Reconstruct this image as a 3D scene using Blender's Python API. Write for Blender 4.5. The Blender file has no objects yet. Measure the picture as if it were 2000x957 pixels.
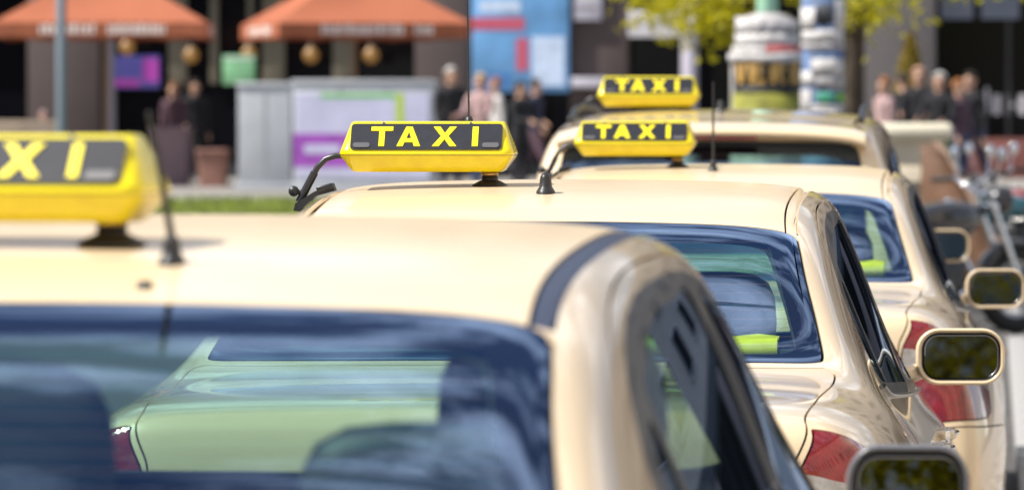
import bpy, bmesh, math, random
import numpy as np
from mathutils import Vector, Matrix
from mathutils.geometry import delaunay_2d_cdt
random.seed(7)
SC = bpy.context.scene
COL = SC.collection
R = math.radians

# ---------------------------------------------------------------- camera, sky, sun, exposure
cd = bpy.data.cameras.new('camera')
CAM = bpy.data.objects.new('camera', cd); COL.objects.link(CAM)
cd.sensor_width = 36.0
cd.lens = 188.3
cd.clip_start = 0.1; cd.clip_end = 2000
CAM.location = (0.943, 0.0, 1.61)
CAM.rotation_euler = (R(90 - 1.361), 0, R(5.12))
cd.dof.use_dof = True
cd.dof.focus_distance = 10.9
cd.dof.aperture_fstop = 7.2
SC.camera = CAM

SUNV = Vector((-0.76, -0.28, 1.0)).normalized()      # direction towards the sun
W = bpy.data.worlds.new('World'); SC.world = W; W.use_nodes = True
nt = W.node_tree; nt.nodes.clear()
wo = nt.nodes.new('ShaderNodeOutputWorld'); bg = nt.nodes.new('ShaderNodeBackground')
sky = nt.nodes.new('ShaderNodeTexSky'); sky.sky_type = 'NISHITA'; sky.sun_disc = False
sky.sun_elevation = math.asin(SUNV.z)
sky.sun_rotation = math.atan2(SUNV.x, SUNV.y)
sky.air_density = 1.0; sky.dust_density = 0.4; sky.ozone_density = 2.2
# fair-weather clouds over the whole sky
tc = nt.nodes.new('ShaderNodeTexCoord'); mp = nt.nodes.new('ShaderNodeMapping'); mp.inputs['Scale'].default_value = (1.0, 2.2, 1.6)
no = nt.nodes.new('ShaderNodeTexNoise'); no.inputs['Scale'].default_value = 5.5; no.inputs['Detail'].default_value = 9; no.inputs['Roughness'].default_value = .58
no.inputs['Distortion'].default_value = .5
cr = nt.nodes.new('ShaderNodeValToRGB'); cr.color_ramp.elements[0].position = .47; cr.color_ramp.elements[1].position = .66
mx = nt.nodes.new('ShaderNodeMix'); mx.data_type = 'RGBA'
mx.inputs['B'].default_value = (19.0, 19.6, 21.0, 1)
nt.links.new(tc.outputs['Generated'], mp.inputs['Vector']); nt.links.new(mp.outputs['Vector'], no.inputs['Vector'])
nt.links.new(no.outputs['Fac'], cr.inputs['Fac']); nt.links.new(cr.outputs['Color'], mx.inputs['Factor'])
nt.links.new(sky.outputs['Color'], mx.inputs['A']); nt.links.new(mx.outputs['Result'], bg.inputs['Color'])
bg.inputs['Strength'].default_value = 0.06
nt.links.new(bg.outputs['Background'], wo.inputs['Surface'])
sd = bpy.data.lights.new('sun', 'SUN'); sd.energy = 5.0; sd.angle = R(0.55); sd.color = (1.0, .955, .88)
SUN = bpy.data.objects.new('sun', sd); COL.objects.link(SUN)
SUN.rotation_euler = SUNV.to_track_quat('Z', 'Y').to_euler()
SUN.location = (-30, -5, 40)
vs = SC.view_settings
vs.view_transform = 'Standard'; vs.look = 'None'; vs.gamma = 1.0; vs.use_curve_mapping = False; vs.exposure = 0.52
SC.cycles.max_bounces = 10; SC.cycles.transparent_max_bounces = 24; SC.cycles.glossy_bounces = 5; SC.cycles.transmission_bounces = 8
SC.cycles.use_denoising = True
SC.cycles.sample_clamp_indirect = 6.0

# ---------------------------------------------------------------- materials
MATS = {}
def nodes_of(name):
    m = bpy.data.materials.new(name); m.use_nodes = True
    t = m.node_tree; b = t.nodes['Principled BSDF']
    MATS[name] = m
    return m, t, b
def mat(name, col, rough=.5, metal=0., coat=0., var=.0, vscale=8., bump=0., bscale=60., spec=.5, emit=None, estr=0., trans=0., sheen=0.):
    if name in MATS: return MATS[name]
    m, t, b = nodes_of(name)
    b.inputs['Base Color'].default_value = (*col, 1); b.inputs['Roughness'].default_value = rough; b.inputs['Metallic'].default_value = metal
    b.inputs['Coat Weight'].default_value = coat; b.inputs['Coat Roughness'].default_value = .03
    b.inputs['Specular IOR Level'].default_value = spec
    if trans: b.inputs['Transmission Weight'].default_value = trans
    if sheen: b.inputs['Sheen Weight'].default_value = sheen
    if emit: b.inputs['Emission Color'].default_value = (*emit, 1); b.inputs['Emission Strength'].default_value = estr
    c = t.nodes.new('ShaderNodeTexCoord')
    if var:
        n = t.nodes.new('ShaderNodeTexNoise'); n.inputs['Scale'].default_value = vscale; n.inputs['Detail'].default_value = 6
        t.links.new(c.outputs['Object'], n.inputs['Vector'])
        r = t.nodes.new('ShaderNodeValToRGB')
        r.color_ramp.elements[0].position = .3; r.color_ramp.elements[1].position = .7
        r.color_ramp.elements[0].color = (*[max(0, x*(1-var)) for x in col], 1); r.color_ramp.elements[1].color = (*[min(1, x*(1+var)) for x in col], 1)
        t.links.new(n.outputs['Fac'], r.inputs['Fac']); t.links.new(r.outputs['Color'], b.inputs['Base Color'])
    if bump:
        n2 = t.nodes.new('ShaderNodeTexNoise'); n2.inputs['Scale'].default_value = bscale; n2.inputs['Detail'].default_value = 4
        t.links.new(c.outputs['Object'], n2.inputs['Vector'])
        bp = t.nodes.new('ShaderNodeBump'); bp.inputs['Strength'].default_value = bump; bp.inputs['Distance'].default_value = .01
        t.links.new(n2.outputs['Fac'], bp.inputs['Height']); t.links.new(bp.outputs['Normal'], b.inputs['Normal'])
    return m
def paint(name, col):
    m, t, b = nodes_of(name)
    b.inputs['Roughness'].default_value = .32; b.inputs['Coat Weight'].default_value = 1.0; b.inputs['Coat Roughness'].default_value = .02; b.inputs['Coat IOR'].default_value = 1.45
    c = t.nodes.new('ShaderNodeTexCoord')
    n = t.nodes.new('ShaderNodeTexNoise'); n.inputs['Scale'].default_value = 2.2; n.inputs['Detail'].default_value = 5
    t.links.new(c.outputs['Object'], n.inputs['Vector'])
    r = t.nodes.new('ShaderNodeValToRGB')
    r.color_ramp.elements[0].position = .35; r.color_ramp.elements[0].color = (*[x*.95 for x in col], 1)
    r.color_ramp.elements[1].position = .65; r.color_ramp.elements[1].color = (*col, 1)
    t.links.new(n.outputs['Fac'], r.inputs['Fac']); t.links.new(r.outputs['Color'], b.inputs['Base Color'])
    # road dust: faint roughness variation of the clear coat
    n2 = t.nodes.new('ShaderNodeTexNoise'); n2.inputs['Scale'].default_value = 14; n2.inputs['Detail'].default_value = 8
    t.links.new(c.outputs['Object'], n2.inputs['Vector'])
    mr = t.nodes.new('ShaderNodeMapRange'); mr.inputs['To Min'].default_value = .015; mr.inputs['To Max'].default_value = .07
    t.links.new(n2.outputs['Fac'], mr.inputs['Value']); t.links.new(mr.outputs['Result'], b.inputs['Coat Roughness'])
    return m
def glass(name, tint, f0=.15, lines=False, opaque=None):
    """thin car glass: tinted see-through sheet with a mirror reflection growing at grazing angles"""
    m = bpy.data.materials.new(name); m.use_nodes = True; MATS[name] = m
    t = m.node_tree; t.nodes.clear()
    o = t.nodes.new('ShaderNodeOutputMaterial'); mxs = t.nodes.new('ShaderNodeMixShader')
    tr = t.nodes.new('ShaderNodeBsdfTransparent'); tr.inputs['Color'].default_value = (*tint, 1)
    if opaque:
        tr = t.nodes.new('ShaderNodeBsdfDiffuse'); tr.inputs['Color'].default_value = (*opaque, 1)
    gl = t.nodes.new('ShaderNodeBsdfGlossy'); gl.inputs['Roughness'].default_value = 0.0; gl.inputs['Color'].default_value = (.50, .68, 1, 1)
    lw = t.nodes.new('ShaderNodeLayerWeight'); lw.inputs['Blend'].default_value = .5
    p = t.nodes.new('ShaderNodeMath'); p.operation = 'POWER'; p.inputs[1].default_value = 3.2
    mr = t.nodes.new('ShaderNodeMapRange'); mr.inputs['To Min'].default_value = f0; mr.inputs['To Max'].default_value = 1.0
    t.links.new(lw.outputs['Facing'], p.inputs[0]); t.links.new(p.outputs[0], mr.inputs['Value']); t.links.new(mr.outputs['Result'], mxs.inputs['Fac'])
    src = tr.outputs[0]
    if lines:
        c = t.nodes.new('ShaderNodeTexCoord'); sx = t.nodes.new('ShaderNodeSeparateXYZ'); t.links.new(c.outputs['Object'], sx.inputs[0])
        d = t.nodes.new('ShaderNodeMath'); d.operation = 'DIVIDE'; d.inputs[1].default_value = .0155; t.links.new(sx.outputs['Z'], d.inputs[0])
        f = t.nodes.new('ShaderNodeMath'); f.operation = 'FRACT'; t.links.new(d.outputs[0], f.inputs[0])
        l = t.nodes.new('ShaderNodeMath'); l.operation = 'LESS_THAN'; l.inputs[1].default_value = .07; t.links.new(f.outputs[0], l.inputs[0])
        df = t.nodes.new('ShaderNodeBsdfDiffuse'); df.inputs['Color'].default_value = (.12, .07, .04, 1)
        ml = t.nodes.new('ShaderNodeMath'); ml.operation = 'MULTIPLY'; ml.inputs[1].default_value = .4; t.links.new(l.outputs[0], ml.inputs[0])
        m2 = t.nodes.new('ShaderNodeMixShader'); t.links.new(ml.outputs[0], m2.inputs['Fac']); t.links.new(src, m2.inputs[1]); t.links.new(df.outputs[0], m2.inputs[2])
        src = m2.outputs[0]
    t.links.new(src, mxs.inputs[1]); t.links.new(gl.outputs[0], mxs.inputs[2]); t.links.new(mxs.outputs[0], o.inputs['Surface'])
    return m
IVORY = (.80, .635, .42)
paint('paint', IVORY)
rp_ = paint('roof_paint', IVORY)      # horizontal panels carry a film of dust
rb0 = rp_.node_tree.nodes['Principled BSDF']; rb0.inputs['Coat Weight'].default_value = .65; rb0.inputs['Roughness'].default_value = .45; rb0.inputs['Specular IOR Level'].default_value = .3
t_ = rp_.node_tree; c_ = t_.nodes.new('ShaderNodeTexCoord'); n3 = t_.nodes.new('ShaderNodeTexNoise'); n3.inputs['Scale'].default_value = 45; n3.inputs['Detail'].default_value = 8; n3.inputs['Roughness'].default_value = .75
r3 = t_.nodes.new('ShaderNodeValToRGB'); r3.color_ramp.elements[0].position = .56; r3.color_ramp.elements[1].position = .80; r3.color_ramp.elements[1].color = (.5, .5, .5, 1)
m3 = t_.nodes.new('ShaderNodeMix'); m3.data_type = 'RGBA'; m3.inputs['B'].default_value = (.46, .40, .32, 1)
t_.links.new(c_.outputs['Object'], n3.inputs['Vector']); t_.links.new(n3.outputs['Fac'], r3.inputs['Fac']); t_.links.new(r3.outputs['Color'], m3.inputs['Factor'])
src_ = rb0.inputs['Base Color'].links[0].from_socket; t_.links.new(src_, m3.inputs['A']); t_.links.new(m3.outputs['Result'], rb0.inputs['Base Color'])
for n_ in rp_.node_tree.nodes:
    if n_.type == 'MAP_RANGE': n_.inputs['To Min'].default_value = .10; n_.inputs['To Max'].default_value = .20
glass('car_glass', (.72, .95, .85)); glass('rear_glass', (.72, .95, .85), lines=True); glass('side_glass', (.72, .90, .82), f0=.06)
glass('frit', (0, 0, 0), opaque=(.006, .006, .008), f0=.16)
mat('black_trim', (.012, .012, .013), .28, coat=.3); mat('rubber', (.02, .02, .021), .6, bump=.1); mat('black_plastic', (.022, .022, .024), .42)
mat('chrome', (.82, .82, .84), .06, 1.0); mat('alloy', (.55, .55, .57), .28, 1.0); mat('tyre', (.02, .02, .02), .8, bump=.2, bscale=40)
mat('lining', (.035, .035, .04), .9); mat('seat_leather', (.030, .032, .040), .55, bump=.15, bscale=90, var=.15)
mat('headliner', (.35, .33, .30), .95); mat('dash', (.02, .02, .022), .6); mat('hi_vis', (.95, .74, .02), .7, var=.15, vscale=25)
mat('red_lens', (.20, .003, .008), .10, coat=1.0, var=.30, vscale=35, bump=.10, bscale=130, spec=.6)
mat('clear_lens', (.40, .38, .37), .1, .35, coat=1.0, var=.22, vscale=30, bump=.25, bscale=70)
mat('amber', (.75, .25, .03), .15, coat=1.)
mat('mirror_glass', (.07, .075, .08), .0, 1.0)

# ---------------------------------------------------------------- generic builders
def obj(name, me, m=None, parent=None, smooth=True):
    o = bpy.data.objects.new(name, me); COL.objects.link(o)
    if m is not None and not me.materials:
        for q in (m if isinstance(m, (list, tuple)) else [m]): me.materials.append(MATS[q] if isinstance(q, str) else q)
    if parent: o.parent = parent
    return o
def thing(name, label, cat, loc=(0, 0, 0), rz=0, group=None, sc=None):
    o = bpy.data.objects.new(name, None); COL.objects.link(o); o.empty_display_size = .2
    o.location = loc; o.rotation_euler = (0, 0, rz)
    if sc: o.scale = sc
    return tag(o, label, cat, group)
def tag(o, label=None, cat=None, group=None, kind=None):
    if label: o['label'] = label
    if cat: o['category'] = cat
    if group: o['group'] = group
    if kind: o['kind'] = kind
    return o
def copy_tree(o, parent=None):
    c = o.copy(); COL.objects.link(c); c.parent = parent
    for ch in o.children: copy_tree(ch, c)
    return c
class MB:
    """collects simple shapes in one mesh"""
    def __init__(s): s.v = []; s.f = []; s.s = []; s.m = []; s.mi = 0
    def add(s, vs, fs, smooth=False):
        k = len(s.v); s.v += [tuple(p) for p in vs]
        for f in fs: s.f.append([i + k for i in f]); s.s.append(smooth); s.m.append(s.mi)
        return s
    def box(s, c, d, bev=0.0, rot=None):
        hx, hy, hz = d[0]/2, d[1]/2, d[2]/2
        b = min(bev, hx*.98, hy*.98, hz*.98)
        M = Matrix(rot).to_3x3() if rot is not None else None
        if b <= 0:
            P = [(x, y, z) for x in (-hx, hx) for y in (-hy, hy) for z in (-hz, hz)]
            F = [(0, 1, 3, 2), (4, 6, 7, 5), (0, 4, 5, 1), (2, 3, 7, 6), (0, 2, 6, 4), (1, 5, 7, 3)]
        else:
            bm = bmesh.new(); bmesh.ops.create_cube(bm, size=1)
            for v in bm.verts: v.co = Vector((v.co.x*2*hx, v.co.y*2*hy, v.co.z*2*hz))
            bmesh.ops.bevel(bm, geom=bm.edges[:], offset=b, segments=2 if b < .05 else 3, profile=.5, affect='EDGES')
            bm.verts.index_update(); P = [v.co.copy() for v in bm.verts]; F = [[v.index for v in f.verts] for f in bm.faces]; bm.free()
        P = [Vector(p) for p in P]
        if M is not None: P = [M @ p for p in P]
        return s.add([p + Vector(c) for p in P], F, bev > 0)
    def tube(s, pts, r, n=10, cap=True):
        pts = [Vector(p) for p in pts]; rr = r if isinstance(r, (list, tuple)) else [r]*len(pts)
        V = []; F = []; up = None
        for i, p in enumerate(pts):
            t = (pts[min(i+1, len(pts)-1)] - pts[max(i-1, 0)]).normalized()
            if up is None: up = t.orthogonal().normalized()
            up = (up - t*up.dot(t)).normalized(); b = t.cross(up)
            for k in range(n):
                a = 2*math.pi*k/n; V.append(p + (up*math.cos(a) + b*math.sin(a))*rr[i])
        for i in range(len(pts)-1):
            for k in range(n): F.append((i*n+k, i*n+(k+1) % n, (i+1)*n+(k+1) % n, (i+1)*n+k))
        s.add(V, F, True)
        if cap: s.add(V[:n], [tuple(range(n))[::-1]]); s.add(V[-n:], [tuple(range(n))])
        return s
    def lathe(s, prof, c=(0, 0, 0), axis='z', n=24, smooth=True):
        V = []; F = []
        for (r, h) in prof:
            for k in range(n):
                a = 2*math.pi*k/n; x, y = r*math.cos(a), r*math.sin(a)
                p = {'z': (x, y, h), 'x': (h, x, y), 'y': (y, h, x)}[axis]
                V.append((p[0]+c[0], p[1]+c[1], p[2]+c[2]))
        for i in range(len(prof)-1):
            for k in range(n): F.append((i*n+k, i*n+(k+1) % n, (i+1)*n+(k+1) % n, (i+1)*n+k))
        return s.add(V, F, smooth)
    def loft(s, rings, cap=True, smooth=True):
        n = len(rings[0]); V = [p for r in rings for p in r]; F = []
        for i in range(len(rings)-1):
            for k in range(n): F.append((i*n+k, i*n+(k+1) % n, (i+1)*n+(k+1) % n, (i+1)*n+k))
        s.add(V, F, smooth)
        if cap: s.add(rings[0], [tuple(range(n))[::-1]]); s.add(rings[-1], [tuple(range(n))])
        return s
    def prism(s, poly, h0, h1, fn):
        """extrude a 2-D outline between h0 and h1; fn(a, b, h) -> 3-D point"""
        n = len(poly); V = [fn(a, b, h0) for a, b in poly] + [fn(a, b, h1) for a, b in poly]
        F = [tuple(range(n))[::-1], tuple(range(n, 2*n))] + [(k, (k+1) % n, n+(k+1) % n, n+k) for k in range(n)]
        return s.add(V, F)
    def mesh(s, name='m'):
        me = bpy.data.meshes.new(name); me.from_pydata([tuple(p) for p in s.v], [], s.f)
        me.polygons.foreach_set('use_smooth', s.s); me.polygons.foreach_set('material_index', s.m)
        bm = bmesh.new(); bm.from_mesh(me); bmesh.ops.recalc_face_normals(bm, faces=bm.faces[:]); bm.to_mesh(me); bm.free()
        me.update(); return me
    def build(s, name, m, parent=None, rz=None, loc=None):
        o = obj(name, s.mesh(name), m, parent)
        if loc: o.location = loc
        if rz: o.rotation_euler = (0, 0, rz)
        return o
def rrect(w, h, r, n=6, cx=0, cy=0):
    P = []
    for sx, sy, a0 in ((1, 1, 0), (-1, 1, 90), (-1, -1, 180), (1, -1, 270)):
        for k in range(n+1):
            a = R(a0 + 90*k/n); P.append((cx + sx*(w/2-r) + r*math.cos(a), cy + sy*(h/2-r) + r*math.sin(a)))
    return P
def translucent(name, col, fac):
    t = MATS[name].node_tree; p = t.nodes['Principled BSDF']; tl = t.nodes.new('ShaderNodeBsdfTranslucent'); tl.inputs['Color'].default_value = (*col, 1)
    m = t.nodes.new('ShaderNodeMixShader'); m.inputs['Fac'].default_value = fac; t.links.new(p.outputs[0], m.inputs[1]); t.links.new(tl.outputs[0], m.inputs[2]); t.links.new(m.outputs[0], t.nodes['Material Output'].inputs['Surface'])
def at(px, py, Y):
    """a point of the place seen at photo pixel (px, py), Y metres up the street"""
    return Vector((.943 + (px-1937)*Y/10460, Y, 1.61 + (230-py)*Y/10460))
# ---------------------------------------------------------------- car bodies: one smooth surface cut into panels
class Surf:
    def __init__(s, net):
        s.N = np.array(net, float); s.Rn, s.Cn = s.N.shape[:2]
        N = s.N
        left = N[:, 1:2].copy(); left[:, :, 0] *= -1
        right = 2*N[:, -1:] - N[:, -2:-1]
        P = np.concatenate([left, N, right], 1)
        P = np.concatenate([2*P[:1]-P[1:2], P, 2*P[-1:]-P[-2:-1]], 0)
        s.P = P
        uu = np.linspace(0, s.Rn-1, (s.Rn-1)*20+1); vv = np.linspace(0, s.Cn-1, (s.Cn-1)*20+1)
        s.gu, s.gv = np.meshgrid(uu, vv, indexing='ij'); s.G = s.ev(s.gu, s.gv)
    @staticmethod
    def w(t):
        return np.stack([(1-t)**3/6, (3*t**3-6*t**2+4)/6, (-3*t**3+3*t**2+3*t+1)/6, t**3/6], -1)
    def ev(s, u, v):
        u = np.clip(np.asarray(u, float), 0, s.Rn-1-1e-9); v = np.clip(np.asarray(v, float), 0, s.Cn-1-1e-9)
        iu = u.astype(int); iv = v.astype(int); wu = s.w(u-iu); wv = s.w(v-iv)
        out = np.zeros(u.shape+(3,))
        for a in range(4):
            for b in range(4): out += (wu[..., a]*wv[..., b])[..., None]*s.P[iu+a, iv+b]
        return out
    def nrm(s, u, v):
        e = 1e-3
        du = s.ev(np.asarray(u)+e, v)-s.ev(np.asarray(u)-e, v); dv = s.ev(u, np.asarray(v)+e)-s.ev(u, np.asarray(v)-e)
        n = np.cross(dv, du); l = np.linalg.norm(n, axis=-1, keepdims=True)
        return n/np.maximum(l, 1e-12)
    def inv(s, kind, a, b):
        if len(kind) > 1: kind, lo, hi = kind
        else: lo, hi = {'S': (2.6, 10), 'T': (0, 5.0), 'R': (0, 9.5)}[kind]
        ax = {'S': (1, 2), 'T': (0, 1), 'R': (0, 2)}[kind]
        m = (s.gv >= lo) & (s.gv <= hi)
        if kind == 'R': m &= s.gu <= s.rear_max
        if kind == 'T': m &= s.gu >= s.top_min
        if kind == 'S': m &= s.gu >= s.side_min
        d = (s.G[..., ax[0]]-a)**2 + (s.G[..., ax[1]]-b)**2; d[~m] = 1e9
        k = np.unravel_index(np.argmin(d), d.shape); u, v = s.gu[k], s.gv[k]
        for _ in range(6):
            p = s.ev(u, v)[list(ax)]; e = 1e-4
            J = np.stack([(s.ev(u+e, v)[list(ax)]-p)/e, (s.ev(u, v+e)[list(ax)]-p)/e], 1)
            r = np.array([a, b])-p
            try: du = np.linalg.solve(J, r)
            except Exception: break
            du = np.clip(du, -.15, .15); u2, v2 = u+du[0], v+du[1]
            if not (0 <= u2 <= s.Rn-1 and -1e-6 <= v2 <= s.Cn-1): break
            u, v = u2, max(0, v2)
        return (u, v)
    def line(s, pts, n=12, corner=()):
        """a smooth curve through points given as (kind, a, b); returns uv points"""
        uv = [np.array(s.inv(*p)) if isinstance(p[0], (str, tuple)) else np.array(p, float) for p in pts]
        out = []
        for i in range(len(uv)-1):
            p1, p2 = uv[i], uv[i+1]
            p0 = uv[i-1] if i > 0 and i not in corner else 2*p1-p2
            p3 = uv[i+2] if i+2 < len(uv) and i+1 not in corner else 2*p2-p1
            for k in range(n):
                t = k/n
                q = .5*((2*p1)+(-p0+p2)*t+(2*p0-5*p1+4*p2-p3)*t*t+(-p0+3*p1-3*p2+p3)*t**3)
                q[1] = max(0, q[1]); out.append(q)
        out.append(uv[-1]); return np.array(out)
    def offset(s, L, d):
        """shift a uv line sideways by d metres along the surface"""
        u, v = L[:, 0], L[:, 1]; p = s.ev(u, v)
        t = np.gradient(p, axis=0); t /= np.maximum(np.linalg.norm(t, axis=1, keepdims=True), 1e-9)
        b = np.cross(s.nrm(u, v), t)
        e = 1e-3
        du = (s.ev(u+e, v)-s.ev(u-e, v))/(2*e); dv = (s.ev(u, v+e)-s.ev(u, v-e))/(2*e)
        out = []
        for k in range(len(L)):
            A = np.stack([du[k], dv[k]], 1); x, *_ = np.linalg.lstsq(A, b[k]*d, rcond=None)
            q = L[k]+np.clip(x, -.4, .4); q[1] = max(0, q[1]); out.append(q)
        return np.array(out)
    def strip(s, L, w): return np.concatenate([s.offset(L, w/2), s.offset(L, -w/2)[::-1]])

def inpoly(P, pts):
    x, y = pts[:, 0], pts[:, 1]; c = np.zeros(len(pts), bool); j = len(P)-1
    for i in range(len(P)):
        xi, yi = P[i]; xj, yj = P[j]
        if yi != yj: c ^= ((yi > y) != (yj > y)) & (x < (xj-xi)*(y-yi)/(yj-yi)+xi)
        j = i
    return c

def cut(S, regions, nu=8, nv=8, umax=None):
    """constrained triangulation of the half body; regions = [(name, uvpolygon)] first match wins"""
    su, sv = .24, .12
    pts = []; edges = []
    us = np.linspace(0.02, S.Rn-1, (S.Rn-1)*nu+1); vs_ = np.linspace(0, S.Cn-1, (S.Cn-1)*nv+1)
    allp = np.concatenate([np.array(r[1]) for r in regions])
    def key(p): return (round(p[0], 5), round(p[1], 5))
    index = {}
    def addp(p):
        k = key(p)
        if k not in index: index[k] = len(pts); pts.append((p[0]*su, p[1]*sv))
        return index[k]
    for name, P in regions:
        ids = [addp(p) for p in P]
        for a, b in zip(ids, ids[1:]+ids[:1]):
            if a != b: edges.append((a, b))
    # grid points that are not too close to a cut line
    cell = {}
    for p in allp: cell.setdefault((int(p[0]*su/.006), int(p[1]*sv/.006)), 1)
    nb = [(i, j) for i in (-1, 0, 1) for j in (-1, 0, 1)]
    for u in us:
        for v in vs_:
            k = (int(u*su/.006), int(v*sv/.006))
            if 0 < v < S.Cn-1 and any((k[0]+i, k[1]+j) in cell for i, j in nb): continue
            addp((u, v))
    vo, eo, fo, *_ = delaunay_2d_cdt([Vector(p) for p in pts], edges, [], 0, 1e-7)
    V = np.array([(p[0]/su, p[1]/sv) for p in vo]); F = np.array([list(f) for f in fo if len(f) == 3])
    c = V[F].mean(1); lab = np.full(len(F), -1)
    for i, (name, P) in enumerate(regions):
        m = (lab < 0) & inpoly(np.array(P), c); lab[m] = i
    X = S.ev(V[:, 0], V[:, 1]); Nn = S.nrm(V[:, 0], V[:, 1])
    return V, F, lab, X, Nn

def panel_mesh(name, F, X, Nn, V, sides=(1,), skirt=.012, inset=0., flip=False):
    """mesh of some triangles, with edges turned inward; sides: +1 right, -1 mirrored left"""
    used = np.unique(F); rm = -np.ones(len(X), int); rm[used] = np.arange(len(used)); T = rm[F]
    P = X[used]-Nn[used]*inset; N = Nn[used].copy(); uv = V[used]
    # orientation: make triangles agree with the normals
    g = np.cross(P[T[:, 1]]-P[T[:, 0]], P[T[:, 2]]-P[T[:, 0]]); bad = (g*N[T[:, 0]]).sum(1) < 0
    T[bad] = T[bad][:, ::-1]
    vv = [P]; nn = [N]; ff = [T]; q = []
    if skirt:
        E = np.concatenate([T[:, [0, 1]], T[:, [1, 2]], T[:, [2, 0]]]); es = np.sort(E, 1)
        k = es[:, 0].astype(np.int64)*len(P)+es[:, 1]; _, inv, cnt = np.unique(k, return_inverse=True, return_counts=True)
        B = E[cnt[inv] == 1]
        B = B[~((uv[B[:, 0], 1] < 1e-4) & (uv[B[:, 1], 1] < 1e-4))]
        if len(B):
            a, b = B[:, 0], B[:, 1]; t = P[b]-P[a]; o = np.cross(t, N[a]); o /= np.maximum(np.linalg.norm(o, axis=1, keepdims=True), 1e-9)
            k0 = len(P); n = len(B)
            P2 = np.concatenate([P[a], P[b], P[b]-N[b]*skirt, P[a]-N[a]*skirt]); vv.append(P2); nn.append(np.concatenate([o]*4))
            i = np.arange(n)+k0; q = np.stack([i+n, i, i+3*n, i+2*n], 1)
    P = np.concatenate(vv); N = np.concatenate(nn)
    AV = []; AN = []; AF = []; k = 0
    for sd_ in sides:
        M = np.array([sd_, 1, 1]); AV.append(P*M); AN.append(N*M)
        fl = (sd_ < 0) != flip
        AF += [tuple((t[::-1] if fl else t)+k) for t in T] + [tuple((t[::-1] if fl else t)+k) for t in q]
        k += len(P)
    AV = np.concatenate(AV); AN = np.concatenate(AN)*(-1 if flip else 1)
    me = bpy.data.meshes.new(name); me.from_pydata(AV.tolist(), [], [list(map(int, f)) for f in AF])
    me.polygons.foreach_set('use_smooth', [True]*len(me.polygons))
    me.update()
    me.normals_split_custom_set_from_vertices(AN.tolist())
    return me

def rowset(rows, low):
    """rows: y, zc, xe, ze, x3, z3, x4, z4, x5, z5, x6, z6, x7 -> control net rows"""
    net = []
    for (y, zc, xe, ze, x3, z3, x4, z4, x5, z5, x6, z6, x7) in rows:
        z7, z8, z9, z10 = low
        net.append([(0, y, zc), (xe*.52, y, zc-(zc-ze)*.24), (xe, y, ze), (x3, y, z3), (x4, y, z4), (x5, y, z5), (x6, y, z6), (x7, y, z7),
                    (x7-.012, y, z8), (x7-.045, y, z9), (x7-.2, y, z10), (x7*.35, y, z10-.015), (0, y, z10-.015)])
    return net
def cap(row, specs, cz, bump):
    out = []
    for s_, y in specs:
        out.append([(x*s_, y+bump(cz+(z-cz)*s_), cz+(z-cz)*s_) for x, _, z in row])
    return out
def sm(a, b, x): t = min(1, max(0, (x-a)/(b-a))); return t*t*(3-2*t)

def sedan_net():
    rows = [
     (.10, 1.096, .605, 1.084, .660, 1.068, .705, 1.040, .742, .995, .790, .90, .845),
     (.30, 1.112, .625, 1.100, .680, 1.086, .730, 1.062, .778, 1.015, .835, .908, .885),
     (.60, 1.114, .638, 1.102, .690, 1.082, .742, 1.060, .790, 1.015, .855, .905, .905),
     (.86, 1.118, .645, 1.108, .695, 1.100, .745, 1.072, .790, 1.022, .862, .900, .912),
     (1.06, 1.185, .617, 1.172, .668, 1.145, .722, 1.088, .776, 1.020, .862, .895, .912),
     (1.34, 1.305, .580, 1.293, .634, 1.246, .694, 1.134, .760, 1.010, .862, .890, .910),
     (1.62, 1.394, .548, 1.383, .608, 1.332, .672, 1.184, .757, 1.000, .865, .885, .908),
     (1.86, 1.434, .540, 1.423, .602, 1.376, .672, 1.208, .765, .990, .868, .880, .908),
     (2.20, 1.456, .545, 1.445, .606, 1.400, .683, 1.215, .775, .978, .870, .876, .907),
     (2.60, 1.468, .548, 1.456, .609, 1.409, .690, 1.205, .780, .965, .872, .872, .907),
     (2.90, 1.448, .544, 1.432, .607, 1.384, .692, 1.178, .785, .955, .872, .868, .907),
     (3.12, 1.372, .548, 1.350, .617, 1.302, .700, 1.135, .787, .948, .872, .865, .908),
     (3.36, 1.235, .585, 1.205, .650, 1.165, .720, 1.070, .790, .940, .870, .860, .910),
     (3.60, 1.105, .635, 1.075, .690, 1.048, .742, 1.000, .790, .930, .868, .850, .912),
     (3.80, 1.020, .650, .990, .705, .970, .750, .945, .792, .910, .862, .830, .912),
     (4.20, .955, .630, .925, .690, .905, .740, .880, .785, .845, .850, .770, .895),
     (4.50, .870, .580, .840, .640, .820, .690, .795, .735, .760, .785, .700, .840),
     (4.68, .780, .500, .752, .560, .735, .610, .715, .655, .690, .710, .650, .760)]
    low = (.70, .48, .27, .20)
    net = rowset(rows, low)
    bump = lambda z: .045*sm(.70, .78, z) - .02*sm(.55, .72, .72+.55-z if z > .6 else .72)
    rc = cap(net[0], [(0.001, -.01), (.3, -.008), (.62, 0.0), (.90, .012), (.972, .040)], .62, bump)
    fc = cap(net[-1], [(.96, 4.755), (.86, 4.80), (.55, 4.82), (0.001, 4.825)], .55, lambda z: 0)
    net = rc + net + fc
    S = Surf(net); S.rear_max = 7; S.top_min = 5; S.side_min = 4.2
    return S

def T_(x, y): return ('T', x, y)
def S_(y, z): return ('S', y, z)
def R_(x, z): return ('R', x, z)

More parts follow.
